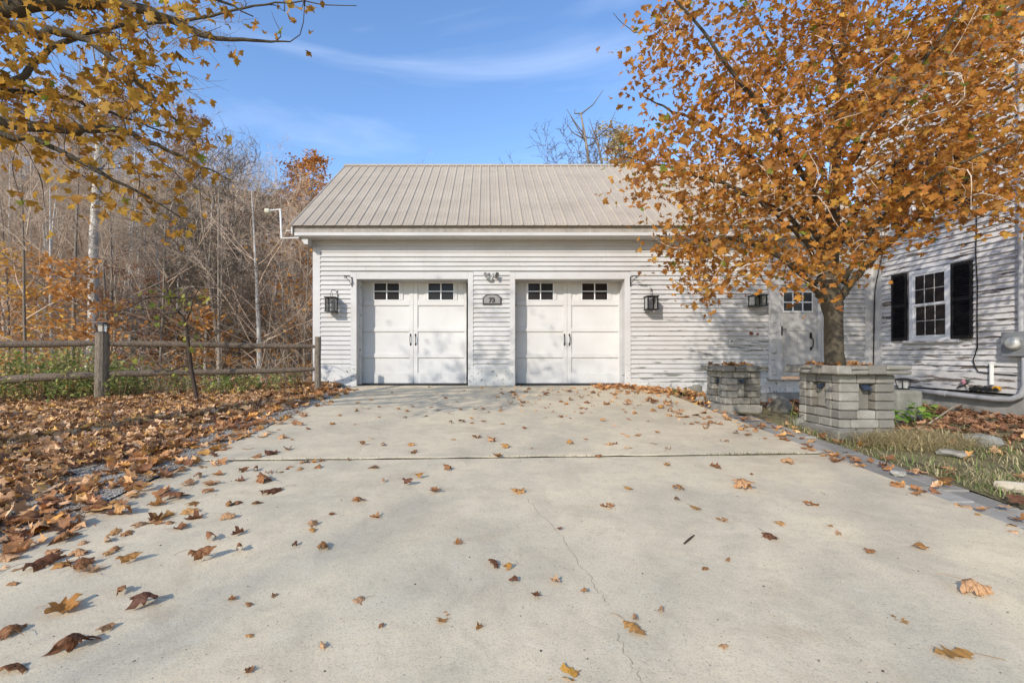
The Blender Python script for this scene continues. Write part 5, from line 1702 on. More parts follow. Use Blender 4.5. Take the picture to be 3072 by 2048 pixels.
def grow_tree(seed, H=14, r0=.2, kids=(13, 6, 5), lean=(0, 0), first=.35, spread=.95, fork=False, sides=(8, 5, 3, 3), tw=.0062):
    """a bare tree: returns trunk arrays and branch arrays, base at the origin"""
    r = np.random.default_rng(seed)
    trunk, br, tips = Soup(), Soup(), []
    def axis(p, d, L, ra, rb, n, wander, up):
        P_ = [np.array(p, float)]; d = np.array(d, float)
        for i in range(n):
            d = d + r.normal(0, wander, 3) + np.array([0, 0, up]); d /= np.linalg.norm(d)
            P_.append(P_[-1] + d * L / n)
        t = np.linspace(0, 1, n + 1)
        return np.array(P_), ra + (rb - ra) * t ** .85
    def side(P_, rad, level, L):
        if level > 3: return
        for _ in range(kids[level - 1]):
            t = (first + (1 - first) * r.random() ** .8) if level == 1 else r.uniform(.2, 1.0)
            i = min(int(t * (len(P_) - 1)), len(P_) - 2)
            p = P_[i] + (P_[i + 1] - P_[i]) * r.random(); dd = P_[i + 1] - P_[i]; dd /= np.linalg.norm(dd)
            a = r.uniform(0, 2 * np.pi)
            u = np.cross(dd, np.array([.3, .5, .8])); u /= np.linalg.norm(u); w = np.cross(dd, u)
            ang = r.uniform(.5, 1.25) * spread
            d = dd * math.cos(ang) + (u * math.cos(a) + w * math.sin(a)) * math.sin(ang)
            l = L * r.uniform(.20, .44) * (1.15 - .55 * t if level == 1 else 1.05)
            rr = max(tw * H / 12, rad[i] * r.uniform(.22, .40))
            Q_, q = axis(p, d, l, rr, rr * .3, (0, 5, 4, 3)[level], (0, .14, .17, .20)[level], (0, .05, .03, .02)[level])
            br.tube(Q_, q, sides[level]); tips.append(Q_[-1])
            side(Q_, q, level + 1, l)
    starts = [((0, 0, -.3), (lean[0], lean[1], 1))]
    if fork: starts = [((0, 0, -.3), (lean[0] + .12, lean[1], 1)), ((.12, .05, -.3), (lean[0] - .16, lean[1] + .1, 1)), ((-.1, .1, -.3), (lean[0] + .30, lean[1] - .05, 1))]
    for p, d in starts:
        k = 1.0 if not fork else r.uniform(.75, 1)
        P_, rad = axis(p, d, H * k, r0, r0 * .12, 12, .022, .06)
        trunk.tube(P_, rad, sides[0])
        side(P_, rad, 1, H * k)
    return trunk.arrays(), br.arrays(), np.array(tips)

def mesh_q(name, V, F_, m, smooth=True):
    o = tri_mesh(name, V, F_, m, smooth=smooth); me = o.data
    bpy.data.objects.remove(o)
    return me
VAR = []
TWIG_DARK2 = plain('dark grey twig', (0.17, 0.135, 0.105), .9, .1, vary=.4)
for i, (H, r0, fk, kd) in enumerate(((15, .19, False, (20, 8, 6)), (13, .14, False, (18, 8, 6)), (17, .23, False, (22, 8, 6)), (12, .11, True, (9, 7, 6)), (14, .16, False, (21, 8, 6)), (10, .08, False, (17, 7, 6)), (12, .12, True, (14, 9, 6)), (17, .22, False, (18, 8, 6)))):
    (tv, tf), (bv, bf), tips = grow_tree(100 + i, H, r0, kd, fork=fk, first=.55 if i == 7 else .30, tw=.0105 if i == 6 else .0062)
    pale = BARK_PALE if i in (0, 2, 4, 7) else BARK_GREY
    VAR.append((mesh_q("trunk", tv, tf, pale), mesh_q("branches", bv, bf, TWIG_DARK2 if i == 6 else TWIG_WARM), (tv, tf, bv, bf), max(tv[:, 2].max(), bv[:, 2].max()), r0))
def skyline(px): return float(np.interp(px, [-300, 0, 300, 450, 560, 640, 700, 760, 850, 950, 1200], [250, 290, 350, 390, 410, 370, 355, 400, 490, 530, 600]))
def fit(v, px, Y, jit=0.0):
    x = (px - PX) * Y / F_PX
    return (ZC + (PY - skyline(px) - jit) * Y / F_PX - gz(x, Y)) / VAR[v][3]
def put_tree(v, x, y, s, yaw, label, group="bare trees in the wood", name="bare_tree", dia=None, tilt=(0, 0), parts=True):
    t = empty(name, (x, y, gz(x, y)), label, "tree", group)
    t.rotation_euler = (tilt[0], tilt[1], yaw)
    sc = (s, s, s)
    if dia: k = dia / (2 * VAR[v][4]); sc = (k, k, s)
    for nm, me, q in (("trunk", VAR[v][0], sc), ("branches", VAR[v][1], (s, s, s))):
        o = bpy.data.objects.new(nm, me); COL.objects.link(o); o.parent = t; o.scale = q
    return t
named = [  # photo x, depth, variant, scale, trunk diameter, label
    (272, 15, 7, 1.05, .50, "stout pale mottled tree trunk behind the thick fence post"),
    (402, 20, 0, .95, .26, "slim pale tree, farther of the close pair past the stout trunk"),
    (436, 21, 4, 1.0, .32, "pale tree, nearer of the close pair past the stout trunk"),
    (345, 17, 1, .9, .20, "thin grey tree just past the stout trunk"),
    (520, 17, 4, .85, .16, "thin white-barked tree behind the arching sapling"),
    (712, 13.5, 6, .80, .20, "clump of several dark stems rising above the skyline"),
    (782, 12.5, 0, .72, .20, "pale slender tree between the clump and the garage"),
    (818, 15, 1, .85, .15, "thin tree closest behind the white lamp pipe"),
    (884, 15, 5, 1.1, .13, "slim dark tree beside the garage corner"),
    (910, 13, 1, .8, .14, "grey tree right against the garage corner"),
    (640, 16, 6, .95, .14, "grey tree left of the multi-stemmed clump"),
    (105, 18, 2, .9, .24, "pale tree near the far end of the fence"),
    (35, 14, 5, 1.2, .15, "thin leaning tree at the edge of the view"),
    (180, 22, 4, 1.0, .22, "grey tree between the edge of view and the stout trunk"),
    (575, 15, 1, 1.1, .17, "grey tree straight behind the arching sapling's top"),
    (325, 12.5, 5, 1, .11, "thin pale stem just past the thick fence post"), (205, 13, 1, 1, .15, "slim grey tree just before the stout trunk"), (150, 15, 0, 1, .20, "pale tree midway between view edge and fence post"),
    (470, 12.5, 5, 1, .10, "thin stem just before the arching sapling"), (610, 13, 0, 1, .15, "pale straight tree before the dark clump"), (668, 12.5, 6, 1, .13, "dark bare tree with a wide twiggy top beside the clump"),
    (745, 15, 6, 1, .16, "dark bare tree between the clump and the slender pale tree"), (850, 13, 1, 1, .12, "grey stem before the garage corner"), (70, 12, 1, 1, .13, "grey stem near the far fence end"),
]
for i, (px, Y, v, s, d, lab) in enumerate(named):
    put_tree(v, (px - PX) * Y / F_PX, Y, s if px < 480 and px > 200 else fit(v, px, Y), i * 1.7, lab, None, dia=d, tilt=(.015 * math.sin(i), .022 * math.cos(i * 2)))
# trees rising behind the garage roof
for px, Y, v, top, d, lab, tl in ((1725, 16.5, 6, 350, .16, "twiggy bare tree just before the broken trunk above the ridge", .02), (1810, 16.5, 6, 365, .15, "twiggy bare tree between the two dead trunks", -.03), (1690, 18, 6, 375, .26, "feathery bare tree peeking over the garage ridge", .05), (1770, 19, 6, 335, .30, "bare many-stemmed tree beside the broken trunk above the ridge", -.05), (1840, 17.5, 6, 385, .22, "slim bare tree between the broken trunk and the larch", -.08),
                           (2590, 14.5, 7, -300, .40, "tall pale trunk behind the maple crown, beside the house", .0), (2250, 17, 0, -100, .35, "grey trunk behind the maple crown above the garage roof", .04)):
    x = (px - PX) * Y / F_PX; z0 = gz(x, Y)
    put_tree(v, x, Y, (ZC + (PY - top) * Y / F_PX - z0) / VAR[v][3], px, lab, None, dia=d, tilt=(0, tl))
for pts, r0, lab in (([(1775, 620), (1768, 500), (1757, 420), (1742, 338)], .085, "dead broken-topped trunk standing behind the garage ridge"), ([(1815, 620), (1808, 500), (1795, 440), (1788, 402)], .065, "shorter dead trunk beside the broken-topped one")):
    Y = 18.0; x0 = (pts[0][0] - PX) * Y / F_PX
    t = empty("dead_tree", (x0, Y, gz(x0, Y)), lab, "tree")
    MB().tube([(x0, Y, gz(x0, Y) - .2)] + [at(a, b, Y) for a, b in pts], [r0 * 1.3, r0, r0 * .8, r0 * .6, r0 * .35], 8).build("trunk", BARK_GREY, t)
    rr_ = random.Random(int(pts[0][0]))
    for k in range(7):
        f = rr_.uniform(.35, 1); a = at(pts[1][0] + (pts[3][0] - pts[1][0]) * f, pts[1][1] + (pts[3][1] - pts[1][1]) * f, Y)
        b = a + Vector((rr_.uniform(-.9, .9), rr_.uniform(-.5, .5), rr_.uniform(.3, 1.1)))
        MB().tube([a, a.lerp(b, .5) + Vector((rr_.uniform(-.15, .15), 0, -.1)), b], [.03, .02, .008], 5).build("branch", TWIG_DARK2, t)
# the wood on the slope
rng = np.random.default_rng(44)
cnt = 0
while cnt < 275:
    Y = 14 + 62 * rng.random() ** .8; px = rng.uniform(-260, 1120); x = (px - PX) * Y / F_PX
    if fence_s(x, Y) < 7 or (x > -4.6 and Y < 20): continue
    v = int(rng.choice([0, 1, 2, 4, 4, 5, 3])); s = min(1.15, fit(v, px, Y, rng.uniform(10, 150)) * rng.uniform(.8, 1.0))
    if s < .22: continue
    q = put_tree(v, x, Y, s, rng.uniform(0, 6.28), "one of the many bare grey trees covering the hillside", "bare trees on the hillside", tilt=(rng.normal(0, .05), rng.normal(0, .05)))
    cnt += 1
# the denser wood beyond, one mass
SV, SF, nn, SCOL = [], [], 0, []
for i in range(170):
    Y = rng.uniform(34, 95); px = rng.uniform(-700, 2000); x = (px - PX) * Y / F_PX
    v = int(rng.integers(0, 6)); tv, tf, bv, bf = VAR[v][2]
    s = min(1.15, max(.3, fit(v, px, Y, rng.uniform(0, 90)))) if px < 1200 else .8; a = rng.uniform(0, 6.28); c, sn = math.cos(a), math.sin(a)
    M_ = np.array([[c, -sn, 0], [sn, c, 0], [0, 0, 1]]) * s
    # thinner copy: every third twig
    keep = rng.random(len(bf) // 9 + 1) < .22
    bf2 = bf[np.repeat(keep, 9)[:len(bf)]]
    used, inv = np.unique(bf2.ravel(), return_inverse=True)
    W = bv[used]
    # thicken far twigs a little so that they read as a haze of branches
    SV.append(tv @ M_.T + (x, Y, gz(x, Y))); SF.append(tf + nn); nn += len(tv)
    SV.append(W @ M_.T + (x, Y, gz(x, Y))); SF.append(inv.reshape(-1, 4) + nn); nn += len(W)
    SCOL.append(np.tile(np.array([.42, .335, .26]) * rng.choice([.4, .7, 1.0, 1.3]), (len(tv) + len(W), 1)))
props(tri_mesh("distant_wood", np.concatenate(SV), np.concatenate(SF), TWIG_TINT, np.concatenate(SCOL)), "grey-brown leafless wood filling the hillside", "wood", kind="stuff")

# brushy undergrowth all over the bank and the slope
rng = np.random.default_rng(77)
sp, lpos, tcol = Soup(), [], []
done = 0
while done < 4000:
    Y = 11.5 + 37 * rng.random() ** 1.1; px = rng.uniform(-120, 985); x = (px - PX) * Y / F_PX
    if fence_s(x, Y) < 2.2 or (x > -4.2 and Y < 22): continue
    h = rng.uniform(.9, 3.6) * (1 + (Y - 10) / 60); z = gz(x, Y)
    l1, l2_ = rng.normal(0, .30, 2), rng.normal(0, .45, 2)
    P_ = np.array([(x, Y, z - .05), (x + l1[0] * h * .4, Y + l1[1] * h * .4, z + h * .4), (x + (l1[0] * .5 + l2_[0] * .3) * h, Y + (l1[1] * .5 + l2_[1] * .3) * h, z + h * .75), (x + (l1[0] * .5 + l2_[0]) * h, Y + (l1[1] * .5 + l2_[1]) * h, z + h * rng.uniform(.85, 1.0))])
    r0 = rng.uniform(.005, .013) * (1 + (Y - 10) / 30)
    sp.tube(P_, np.array([1, .8, .55, .3]) * r0, 3)
    tc = np.array([.42, .33, .25]) * rng.choice([.3, .5, .9, 1.3, 1.9]); tcol.append(np.tile(tc, (12 + 18, 1)))
    for _ in range(2):
        q = P_[1] + (P_[2] - P_[1]) * rng.random(); d = rng.normal(0, .3, 3) * h + np.array([0, 0, .18 * h])
        sp.tube(np.array([q, q + d * .5 + rng.normal(0, .04, 3), q + d]), np.array([.5, .4, .25]) * r0, 3)
        if rng.random() < .8: lpos += [q + d * f + rng.normal(0, .10, 3) for f in rng.uniform(.3, 1.1, 7)]
    done += 1
props(tri_mesh("undergrowth", *sp.arrays(), TWIG_TINT, np.concatenate(tcol)), "tangled leafless undergrowth covering the bank and the hillside", "undergrowth", kind="stuff")
lpos = np.array(lpos); N = len(lpos)
lv = np.array([(0, 0, 0), (.3, .45, .03), (0, 1, -.05), (-.3, .45, .03)]); lt = np.array([(0, 1, 2), (0, 2, 3)])
V, T, Cc = scatter([(lv, lt)], lpos, rot_z_tilt(N, rng, .7), rng.uniform(.06, .13, N) * (1 + (lpos[:, 1] - 10) / 40), pick_cols([(0, (.24, .11, .05)), (.45, (.42, .20, .07)), (.8, (.52, .29, .09)), (1, (.30, .27, .08))], N, rng), rng)
props(tri_mesh("undergrowth_leaves", V, T, GREENERY, Cc), "last orange and tan leaves on the undergrowth", "leaves", kind="stuff")

# russet foliage still hanging over the hillside
n = 30000
Y = rng.uniform(17, 72, n); px = rng.uniform(-150, 1000, n); X = (px - PX) * Y / F_PX
clump = np.sin(X * .55 + 2) * np.sin(Y * .41) + .6 * np.sin(X * .23 - Y * .19) + rng.normal(0, .35, n)
ok = (clump > .15) & (fence_s(X, Y) > 9)
X, Y = X[ok], Y[ok]; n = len(X); Z = ground_z(X, Y) + rng.uniform(.5, 7.5, n)
V, T, Cc = scatter([(lv, lt)], np.stack([X, Y, Z], 1), rot_z_tilt(n, rng, .7), rng.uniform(.14, .30, n) * (1 + (Y - 20) / 60), pick_cols([(0, (.40, .19, .10)), (.5, (.55, .30, .16)), (.8, (.66, .36, .11)), (1, (.45, .25, .16))], n, rng), rng)
props(tri_mesh("hillside_foliage", V, T, GREENERY, Cc), "russet and orange leaves still hanging over the hillside", "leaves", kind="stuff")
# rusty understorey and evergreens
def cloud_tree(name, label, cat, x, y, H, rad, n, leaf, cols, seed, z0=.25, group=None, flat=.6, stemr=.03):
    r = np.random.default_rng(seed)
    zb0 = gz(x, y)
    t = empty(name, (x, y, zb0), label, cat, group)
    sp, pos = Soup(), []
    lean = r.normal(0, .10, 2)
    P_ = np.array([[lean[0] * k * H, lean[1] * k * H, k * H] for k in np.linspace(-.03, 1, 8)]) + np.r_[np.zeros((1, 3)), r.normal(0, .015 * H, (7, 3)) * (1, 1, 0)]
    P_ = P_ + (x, y, zb0)
    sp.tube(P_, np.linspace(stemr, stemr * .2, 8), 5)
    trunk = tri_mesh("trunk", *sp.arrays(), BARK_GREY, parent=t, origin=(x, y, zb0))
    nb = max(8, n // 26)
    sp2 = Soup()
    for b in range(nb):
        f = z0 + (1 - z0) * r.random(); i = min(int(f * 7), 6); p = P_[i] + (P_[i + 1] - P_[i]) * (f * 7 - i)
        a = r.uniform(0, 6.28); L = rad * (1.15 - .7 * f) * r.uniform(.6, 1.1)
        Q_ = np.array([p + np.array([math.cos(a) * L * k, math.sin(a) * L * k, L * (.35 * k - .30 * k * k * (1 - flat))]) for k in np.linspace(0, 1, 5)])
        Q_[1:] += r.normal(0, .03 * L, (4, 3))
        sp2.tube(Q_, np.linspace(stemr * .35, .004, 5), 3)
        m_ = n // nb
        k = r.uniform(.3, 1.05, m_) * 4
        j = np.clip(k.astype(int), 0, 3)
        pos.append(Q_[j] + (Q_[j + 1] - Q_[j]) * (k - j)[:, None] + r.normal(0, 1, (m_, 3)) * np.array([.16, .16, .07]) * L)
    tri_mesh("branches", *sp2.arrays(), TWIG_WARM, parent=t, origin=(x, y, zb0))
    pos = np.concatenate(pos); N = len(pos)
    lv = np.array([(0, 0, 0), (.3, .45, .03), (0, 1, -.05), (-.3, .45, .03)]); lt = np.array([(0, 1, 2), (0, 2, 3)])
    V, T, Cc = scatter([(lv, lt)], pos, rot_z_tilt(N, r, .6), r.uniform(leaf * .6, leaf * 1.3, N), pick_cols(cols, N, r), r)
    o = tri_mesh("crown", V, T, GREENERY, Cc, parent=t, origin=(x, y, zb0)); o["kind"] = "stuff"
    return t
ORANGE = [(0, (.44, .19, .05)), (.5, (.66, .34, .09)), (1, (.55, .26, .09))]
YELLOW = [(0, (.74, .46, .08)), (1, (.64, .34, .07))]
RUST = [(0, (.26, .11, .05)), (.6, (.36, .17, .08)), (1, (.30, .15, .09))]
under_ = [(60, 15, 3.6, 2.0, 520, YELLOW, "yellow-leaved beech sapling at the edge of the wood"), (300, 14, 3.8, 1.8, 520, ORANGE, "orange-leaved sapling beside the stout pale trunk"), (140, 17, 4.8, 2.3, 700, ORANGE, "orange-leaved young tree left of the stout trunk"),
          (420, 17, 3.6, 1.8, 420, RUST, "rust-leaved sapling below the close pair of trees"), (600, 17, 3.2, 1.8, 420, ORANGE, "orange-leaved sapling low behind the arching sapling"), (690, 15, 3.6, 1.5, 420, ORANGE, "orange-leaved sapling at the foot of the dark clump"),
          (880, 17, 6.5, 2.2, 800, ORANGE, "orange-leaved tree beside the garage corner below the eave"), (820, 20, 7.0, 2.6, 800, RUST, "rust-leaved tree behind the white lamp pipe"), (220, 20, 5, 2.4, 600, RUST, "rust-leaved young tree deeper in the wood"),
          (500, 22, 5, 2.4, 600, RUST, "rust-leaved young tree behind the dark evergreen"), (750, 22, 4.5, 2.2, 500, ORANGE, "orange young tree between clump and slender pale tree"), (20, 20, 6, 2.5, 700, ORANGE, "tall orange-leaved young tree at the edge of the view")]
tops = [760, 790, 720, 800, 900, 880, 690, 640, 760, 740, 860, 720]
for i, (px, Y, H, rd, n, cl, lab) in enumerate(under_):
    Y = Y - 2.0 if Y < 19 else Y - 3
    H = ZC + (PY - tops[i]) * Y / F_PX - gz((px - PX) * Y / F_PX, Y) - 1.5
    cloud_tree("leafy_sapling", lab, "tree", (px - PX) * Y / F_PX, Y, H + 1.5, rd, int(n * 2.4), .15, cl, 60 + i)
HEM = [(0, (.035, .055, .025)), (.6, (.06, .085, .035)), (1, (.09, .11, .05))]
for i, (px, Y, H, rd, lab) in enumerate(((500, 17, 9.4, 2.3, "dark evergreen low in the wood behind the fence"), (550, 18, 8.6, 2.0, "smaller dark evergreen touching the larger one"), (800, 20, 8.5, 1.8, "dark evergreen near the garage corner"), (390, 48, 14, 3.2, "evergreen high on the hillside among the bare tops"))):
    cloud_tree("evergreen", lab, "tree", (px - PX) * Y / F_PX, Y, H, rd, 2600, .15, HEM, 90 + i, .12, flat=.2, stemr=.09)
# autumn crowns on the skyline
for i, (px, Y, H, rd, cl, n, lab) in enumerate(((930, 60, 13, 4.0, ORANGE, 2200, "bright orange tree on the skyline left of the roof"), (885, 66, 11, 4.5, RUST, 2000, "rust brown tree on the skyline near the bright orange one"), (560, 70, 13, 5.0, RUST, 2200, "rust-coloured crown on the skyline in the middle of the wood"), (60, 62, 15, 5.5, RUST, 2600, "rust-coloured crown on the skyline at the edge of view"), (200, 66, 14, 5.0, RUST, 2400, "rust-coloured crown on the skyline behind the stout trunk"), (330, 74, 14, 5.5, RUST, 2400, "russet crown high on the hill past the stout trunk"))):
    cloud_tree("autumn_tree", lab, "tree", (px - PX) * Y / F_PX, Y, H, rd, n, .42, cl, 130 + i, .35, stemr=.2)
LARCH = [(0, (.36, .30, .12)), (.5, (.52, .41, .16)), (1, (.60, .42, .14))]
x = (1950 - PX) * 30 / F_PX
q = cloud_tree("larch", "yellow-green larch behind the garage ridge by the maple", "tree", x, 30, ZC + (PY - 285) * 30 / F_PX - gz(x, 30), 3.0, 6500, .22, LARCH, 170, .45, flat=.2, stemr=.2)

# arching sapling in front of the fence
def pth(pts, Y): return [tuple(at(px, py, Y)) for px, py in pts]
b0 = gpt(594, 1207)
sap = empty("arching_sapling", b0, "crooked sapling with a few yellow green leaves bending in front of the fence", "tree")
Ys = b0.y
MB().tube([tuple(b0 - Vector((0, 0, .05)))] + pth([(586, 1170), (574, 1110), (567, 1050), (560, 985), (549, 950), (528, 928), (512, 905), (503, 880)], Ys), [.034, .032, .029, .027, .025, .022, .018, .015, .010], 8).build("trunk", TWIG_DARK, sap)
brs = [[(505, 890), (470, 888), (430, 897), (385, 925), (340, 938)], [(508, 893), (545, 893), (580, 895), (610, 882), (650, 888), (700, 912)], [(560, 960), (572, 930), (580, 897), (600, 860)], [(503, 880), (500, 862), (520, 862), (560, 885)],
       [(572, 1095), (545, 1098), (515, 1112), (490, 1108), (470, 1090), (430, 1072), (385, 1052)], [(535, 935), (500, 940), (470, 960)], [(563, 1005), (580, 1010), (592, 1025)]]
tips = []
for i, bp in enumerate(brs):
    P_ = pth(bp, Ys + .1 * math.sin(i * 2))
    MB().tube(P_, list(np.linspace(.017, .005, len(P_))), 6).build("branch", TWIG_DARK, sap)
    tips += P_
lm = leaf_mesh("leaf", curl(ML, 7, .8), MT, LY)
r = random.Random(9)
for k in range(80):
    p = Vector(r.choice(tips)) + Vector((r.gauss(0, .10), r.gauss(0, .12), r.gauss(-.05, .07)))
    o = bpy.data.objects.new("leaf", lm); COL.objects.link(o); o.parent = sap
    o.location = p - wloc(sap); s = r.uniform(.05, .10); o.scale = (s, s, s)
    o.rotation_euler = (r.uniform(.3, 1.5), r.uniform(-.6, .6), r.uniform(0, 6.28))

# ================================================================== THE TWO MAPLES
def in_poly(P_, px, py):
    P_ = np.asarray(P_, float); n = len(P_); ins = np.zeros(len(px), bool); j = n - 1
    for i in range(n):
        xi, yi = P_[i]; xj, yj = P_[j]
        c = ((yi > py) != (yj > py)) & (px < (xj - xi) * (py - yi) / (yj - yi + 1e-9) + xi)
        ins ^= c; j = i
    return ins
def maple(name, label, base, trunk_path, trunk_rad, limbs, clusters, leaf_per, size, seed, n_parts, twig_mat, bark_mat, spread=.14, stops=None, single=None):
    """limbs: list of (points, r0, r1); clusters: (N,3) leaf-cluster centres, linked by twigs to the nearest wood"""
    r = np.random.default_rng(seed)
    t = empty(name, base, label, "tree")
    b = MB().tube(trunk_path, trunk_rad, 14)
    rr = random.Random(seed)
    b.v = [(v[0] + rr.uniform(-.006, .006), v[1] + rr.uniform(-.006, .006), v[2]) for v in b.v]
    b.build("trunk", bark_mat, t, smooth=True)
    nodes, ndir = [], []
    for pts, ra, rb in limbs:
        P_ = np.array([tuple(p) for p in pts])
        # smooth by a spline-like resample
        tt = np.linspace(0, len(P_) - 1, (len(P_) - 1) * 4 + 1)
        Q_ = np.stack([np.interp(tt, np.arange(len(P_)), P_[:, k]) for k in range(3)], 1)
        for _ in range(2): Q_[1:-1] = (Q_[:-2] + 2 * Q_[1:-1] + Q_[2:]) / 4
        Q_[1:-1] += r.normal(0, .008, Q_[1:-1].shape)
        MB().tube([tuple(q) for q in Q_], list(np.linspace(ra, rb, len(Q_))), 8).build("limb", bark_mat, t, smooth=True)
        nodes.append(Q_[2:]); ndir.append(np.gradient(Q_, axis=0)[2:])
    N_ = np.concatenate(nodes); Dn = np.concatenate(ndir)
    d0 = np.min(np.linalg.norm(clusters[:, None, :] - N_[None], axis=2), axis=1)
    order = np.argsort(d0)
    cap = len(N_) + len(clusters) * 4
    A = np.zeros((cap, 3)); A[:len(N_)] = N_; D = np.zeros((cap, 3)); D[:len(N_)] = Dn; n = len(N_)
    sp = Soup(); lp = []; ld = []
    for ci in order:
        c = clusters[ci]
        k = int(np.argmin(np.sum((A[:n] - c) ** 2, axis=1)))
        p = A[k]; L = np.linalg.norm(c - p)
        if L < .02: continue
        d = D[k] / (np.linalg.norm(D[k]) + 1e-9)
        m1 = p + d * L * .35 + (c - p) * .12
        m2 = p + (c - p) * .7 + np.array([0, 0, -.04 * L])
        tq = np.linspace(0, 1, 5)[:, None]
        Q_ = (1 - tq) ** 3 * p + 3 * (1 - tq) ** 2 * tq * m1 + 3 * (1 - tq) * tq ** 2 * m2 + tq ** 3 * c
        ra = min(.014, .0022 + .009 * L)
        sp.tube(Q_, np.linspace(ra, .0018, 5), 4)
        g_ = np.gradient(Q_, axis=0)
        A[n:n + 4] = Q_[1:]; D[n:n + 4] = g_[1:]; n += 4
        m_ = max(1, int(r.poisson(leaf_per)))
        f = r.uniform(.35, 1.08, m_)
        q = Q_[0] + (Q_[-1] - Q_[0]) * f[:, None] * 0
        ii = np.clip(f * 4, 0, 3.999).astype(int)
        q = Q_[ii] + (Q_[ii + 1] - Q_[ii]) * (f * 4 - ii)[:, None]
        lp.append(q + r.normal(0, spread, (m_, 3)) * (1, 1, .8)); ld.append(np.tile((c - p) / L, (m_, 1)))
    # bare whip-like twigs poking out
    o = tri_mesh("twigs", *sp.arrays(), twig_mat, parent=t, origin=base); o["kind"] = "stuff"
    lp = np.concatenate(lp); ld = np.concatenate(ld); M_ = len(lp)
    yv = ld * .5 + r.normal(0, .55, (M_, 3)) + np.array([0, 0, -.55]); yv /= np.linalg.norm(yv, axis=1)[:, None]
    zv = r.normal(0, .55, (M_, 3)) + np.array([0, -.25, .75]); zv -= yv * np.sum(zv * yv, 1)[:, None]; zv /= np.linalg.norm(zv, axis=1)[:, None]
    xv = np.cross(yv, zv)
    Rm = np.stack([xv, yv, zv], 2)
    S = r.uniform(size[0], size[1], M_)
    C = pick_cols(stops or MAPLE_STOPS, M_, r, .22)
    grn = r.random(M_) < .025
    C[grn] = np.array([.25, .27, .04])
    shapes = [(curl(ML, 400 + i, a, .10), MT) for i, a in enumerate((.7, 1.2, 1.8, 1.0, 2.4, 1.5))]
    # the nearest leaves in view become parts of their own
    px = PX + F_PX * lp[:, 0] / lp[:, 1]; py = PY - F_PX * (lp[:, 2] - ZC) / lp[:, 1]
    vis = (px > 5) & (px < 3067) & (py > 5)
    rank = np.where(vis, S / lp[:, 1], 0)
    pick = np.argsort(-rank)[:n_parts]
    meshes = [leaf_mesh("leaf", V, T, single or LEAF_TREE_I) for V, T in shapes]
    for i in pick:
        o = bpy.data.objects.new("leaf", meshes[int(r.integers(0, 6))]); COL.objects.link(o); o.parent = t
        mw = Matrix([[*(Rm[i, 0] * S[i]), lp[i, 0] - base[0]], [*(Rm[i, 1] * S[i]), lp[i, 1] - base[1]], [*(Rm[i, 2] * S[i]), lp[i, 2] - base[2]], [0, 0, 0, 1]])
        o.matrix_local = mw
    rest = np.ones(M_, bool); rest[pick] = False
    V, T, Cc = scatter(shapes, lp[rest], Rm[rest], S[rest], C[rest], r)
    o = tri_mesh("crown_leaves", V, T, LEAF_TREE, Cc, parent=t, origin=base); o["kind"] = "stuff"
    return t

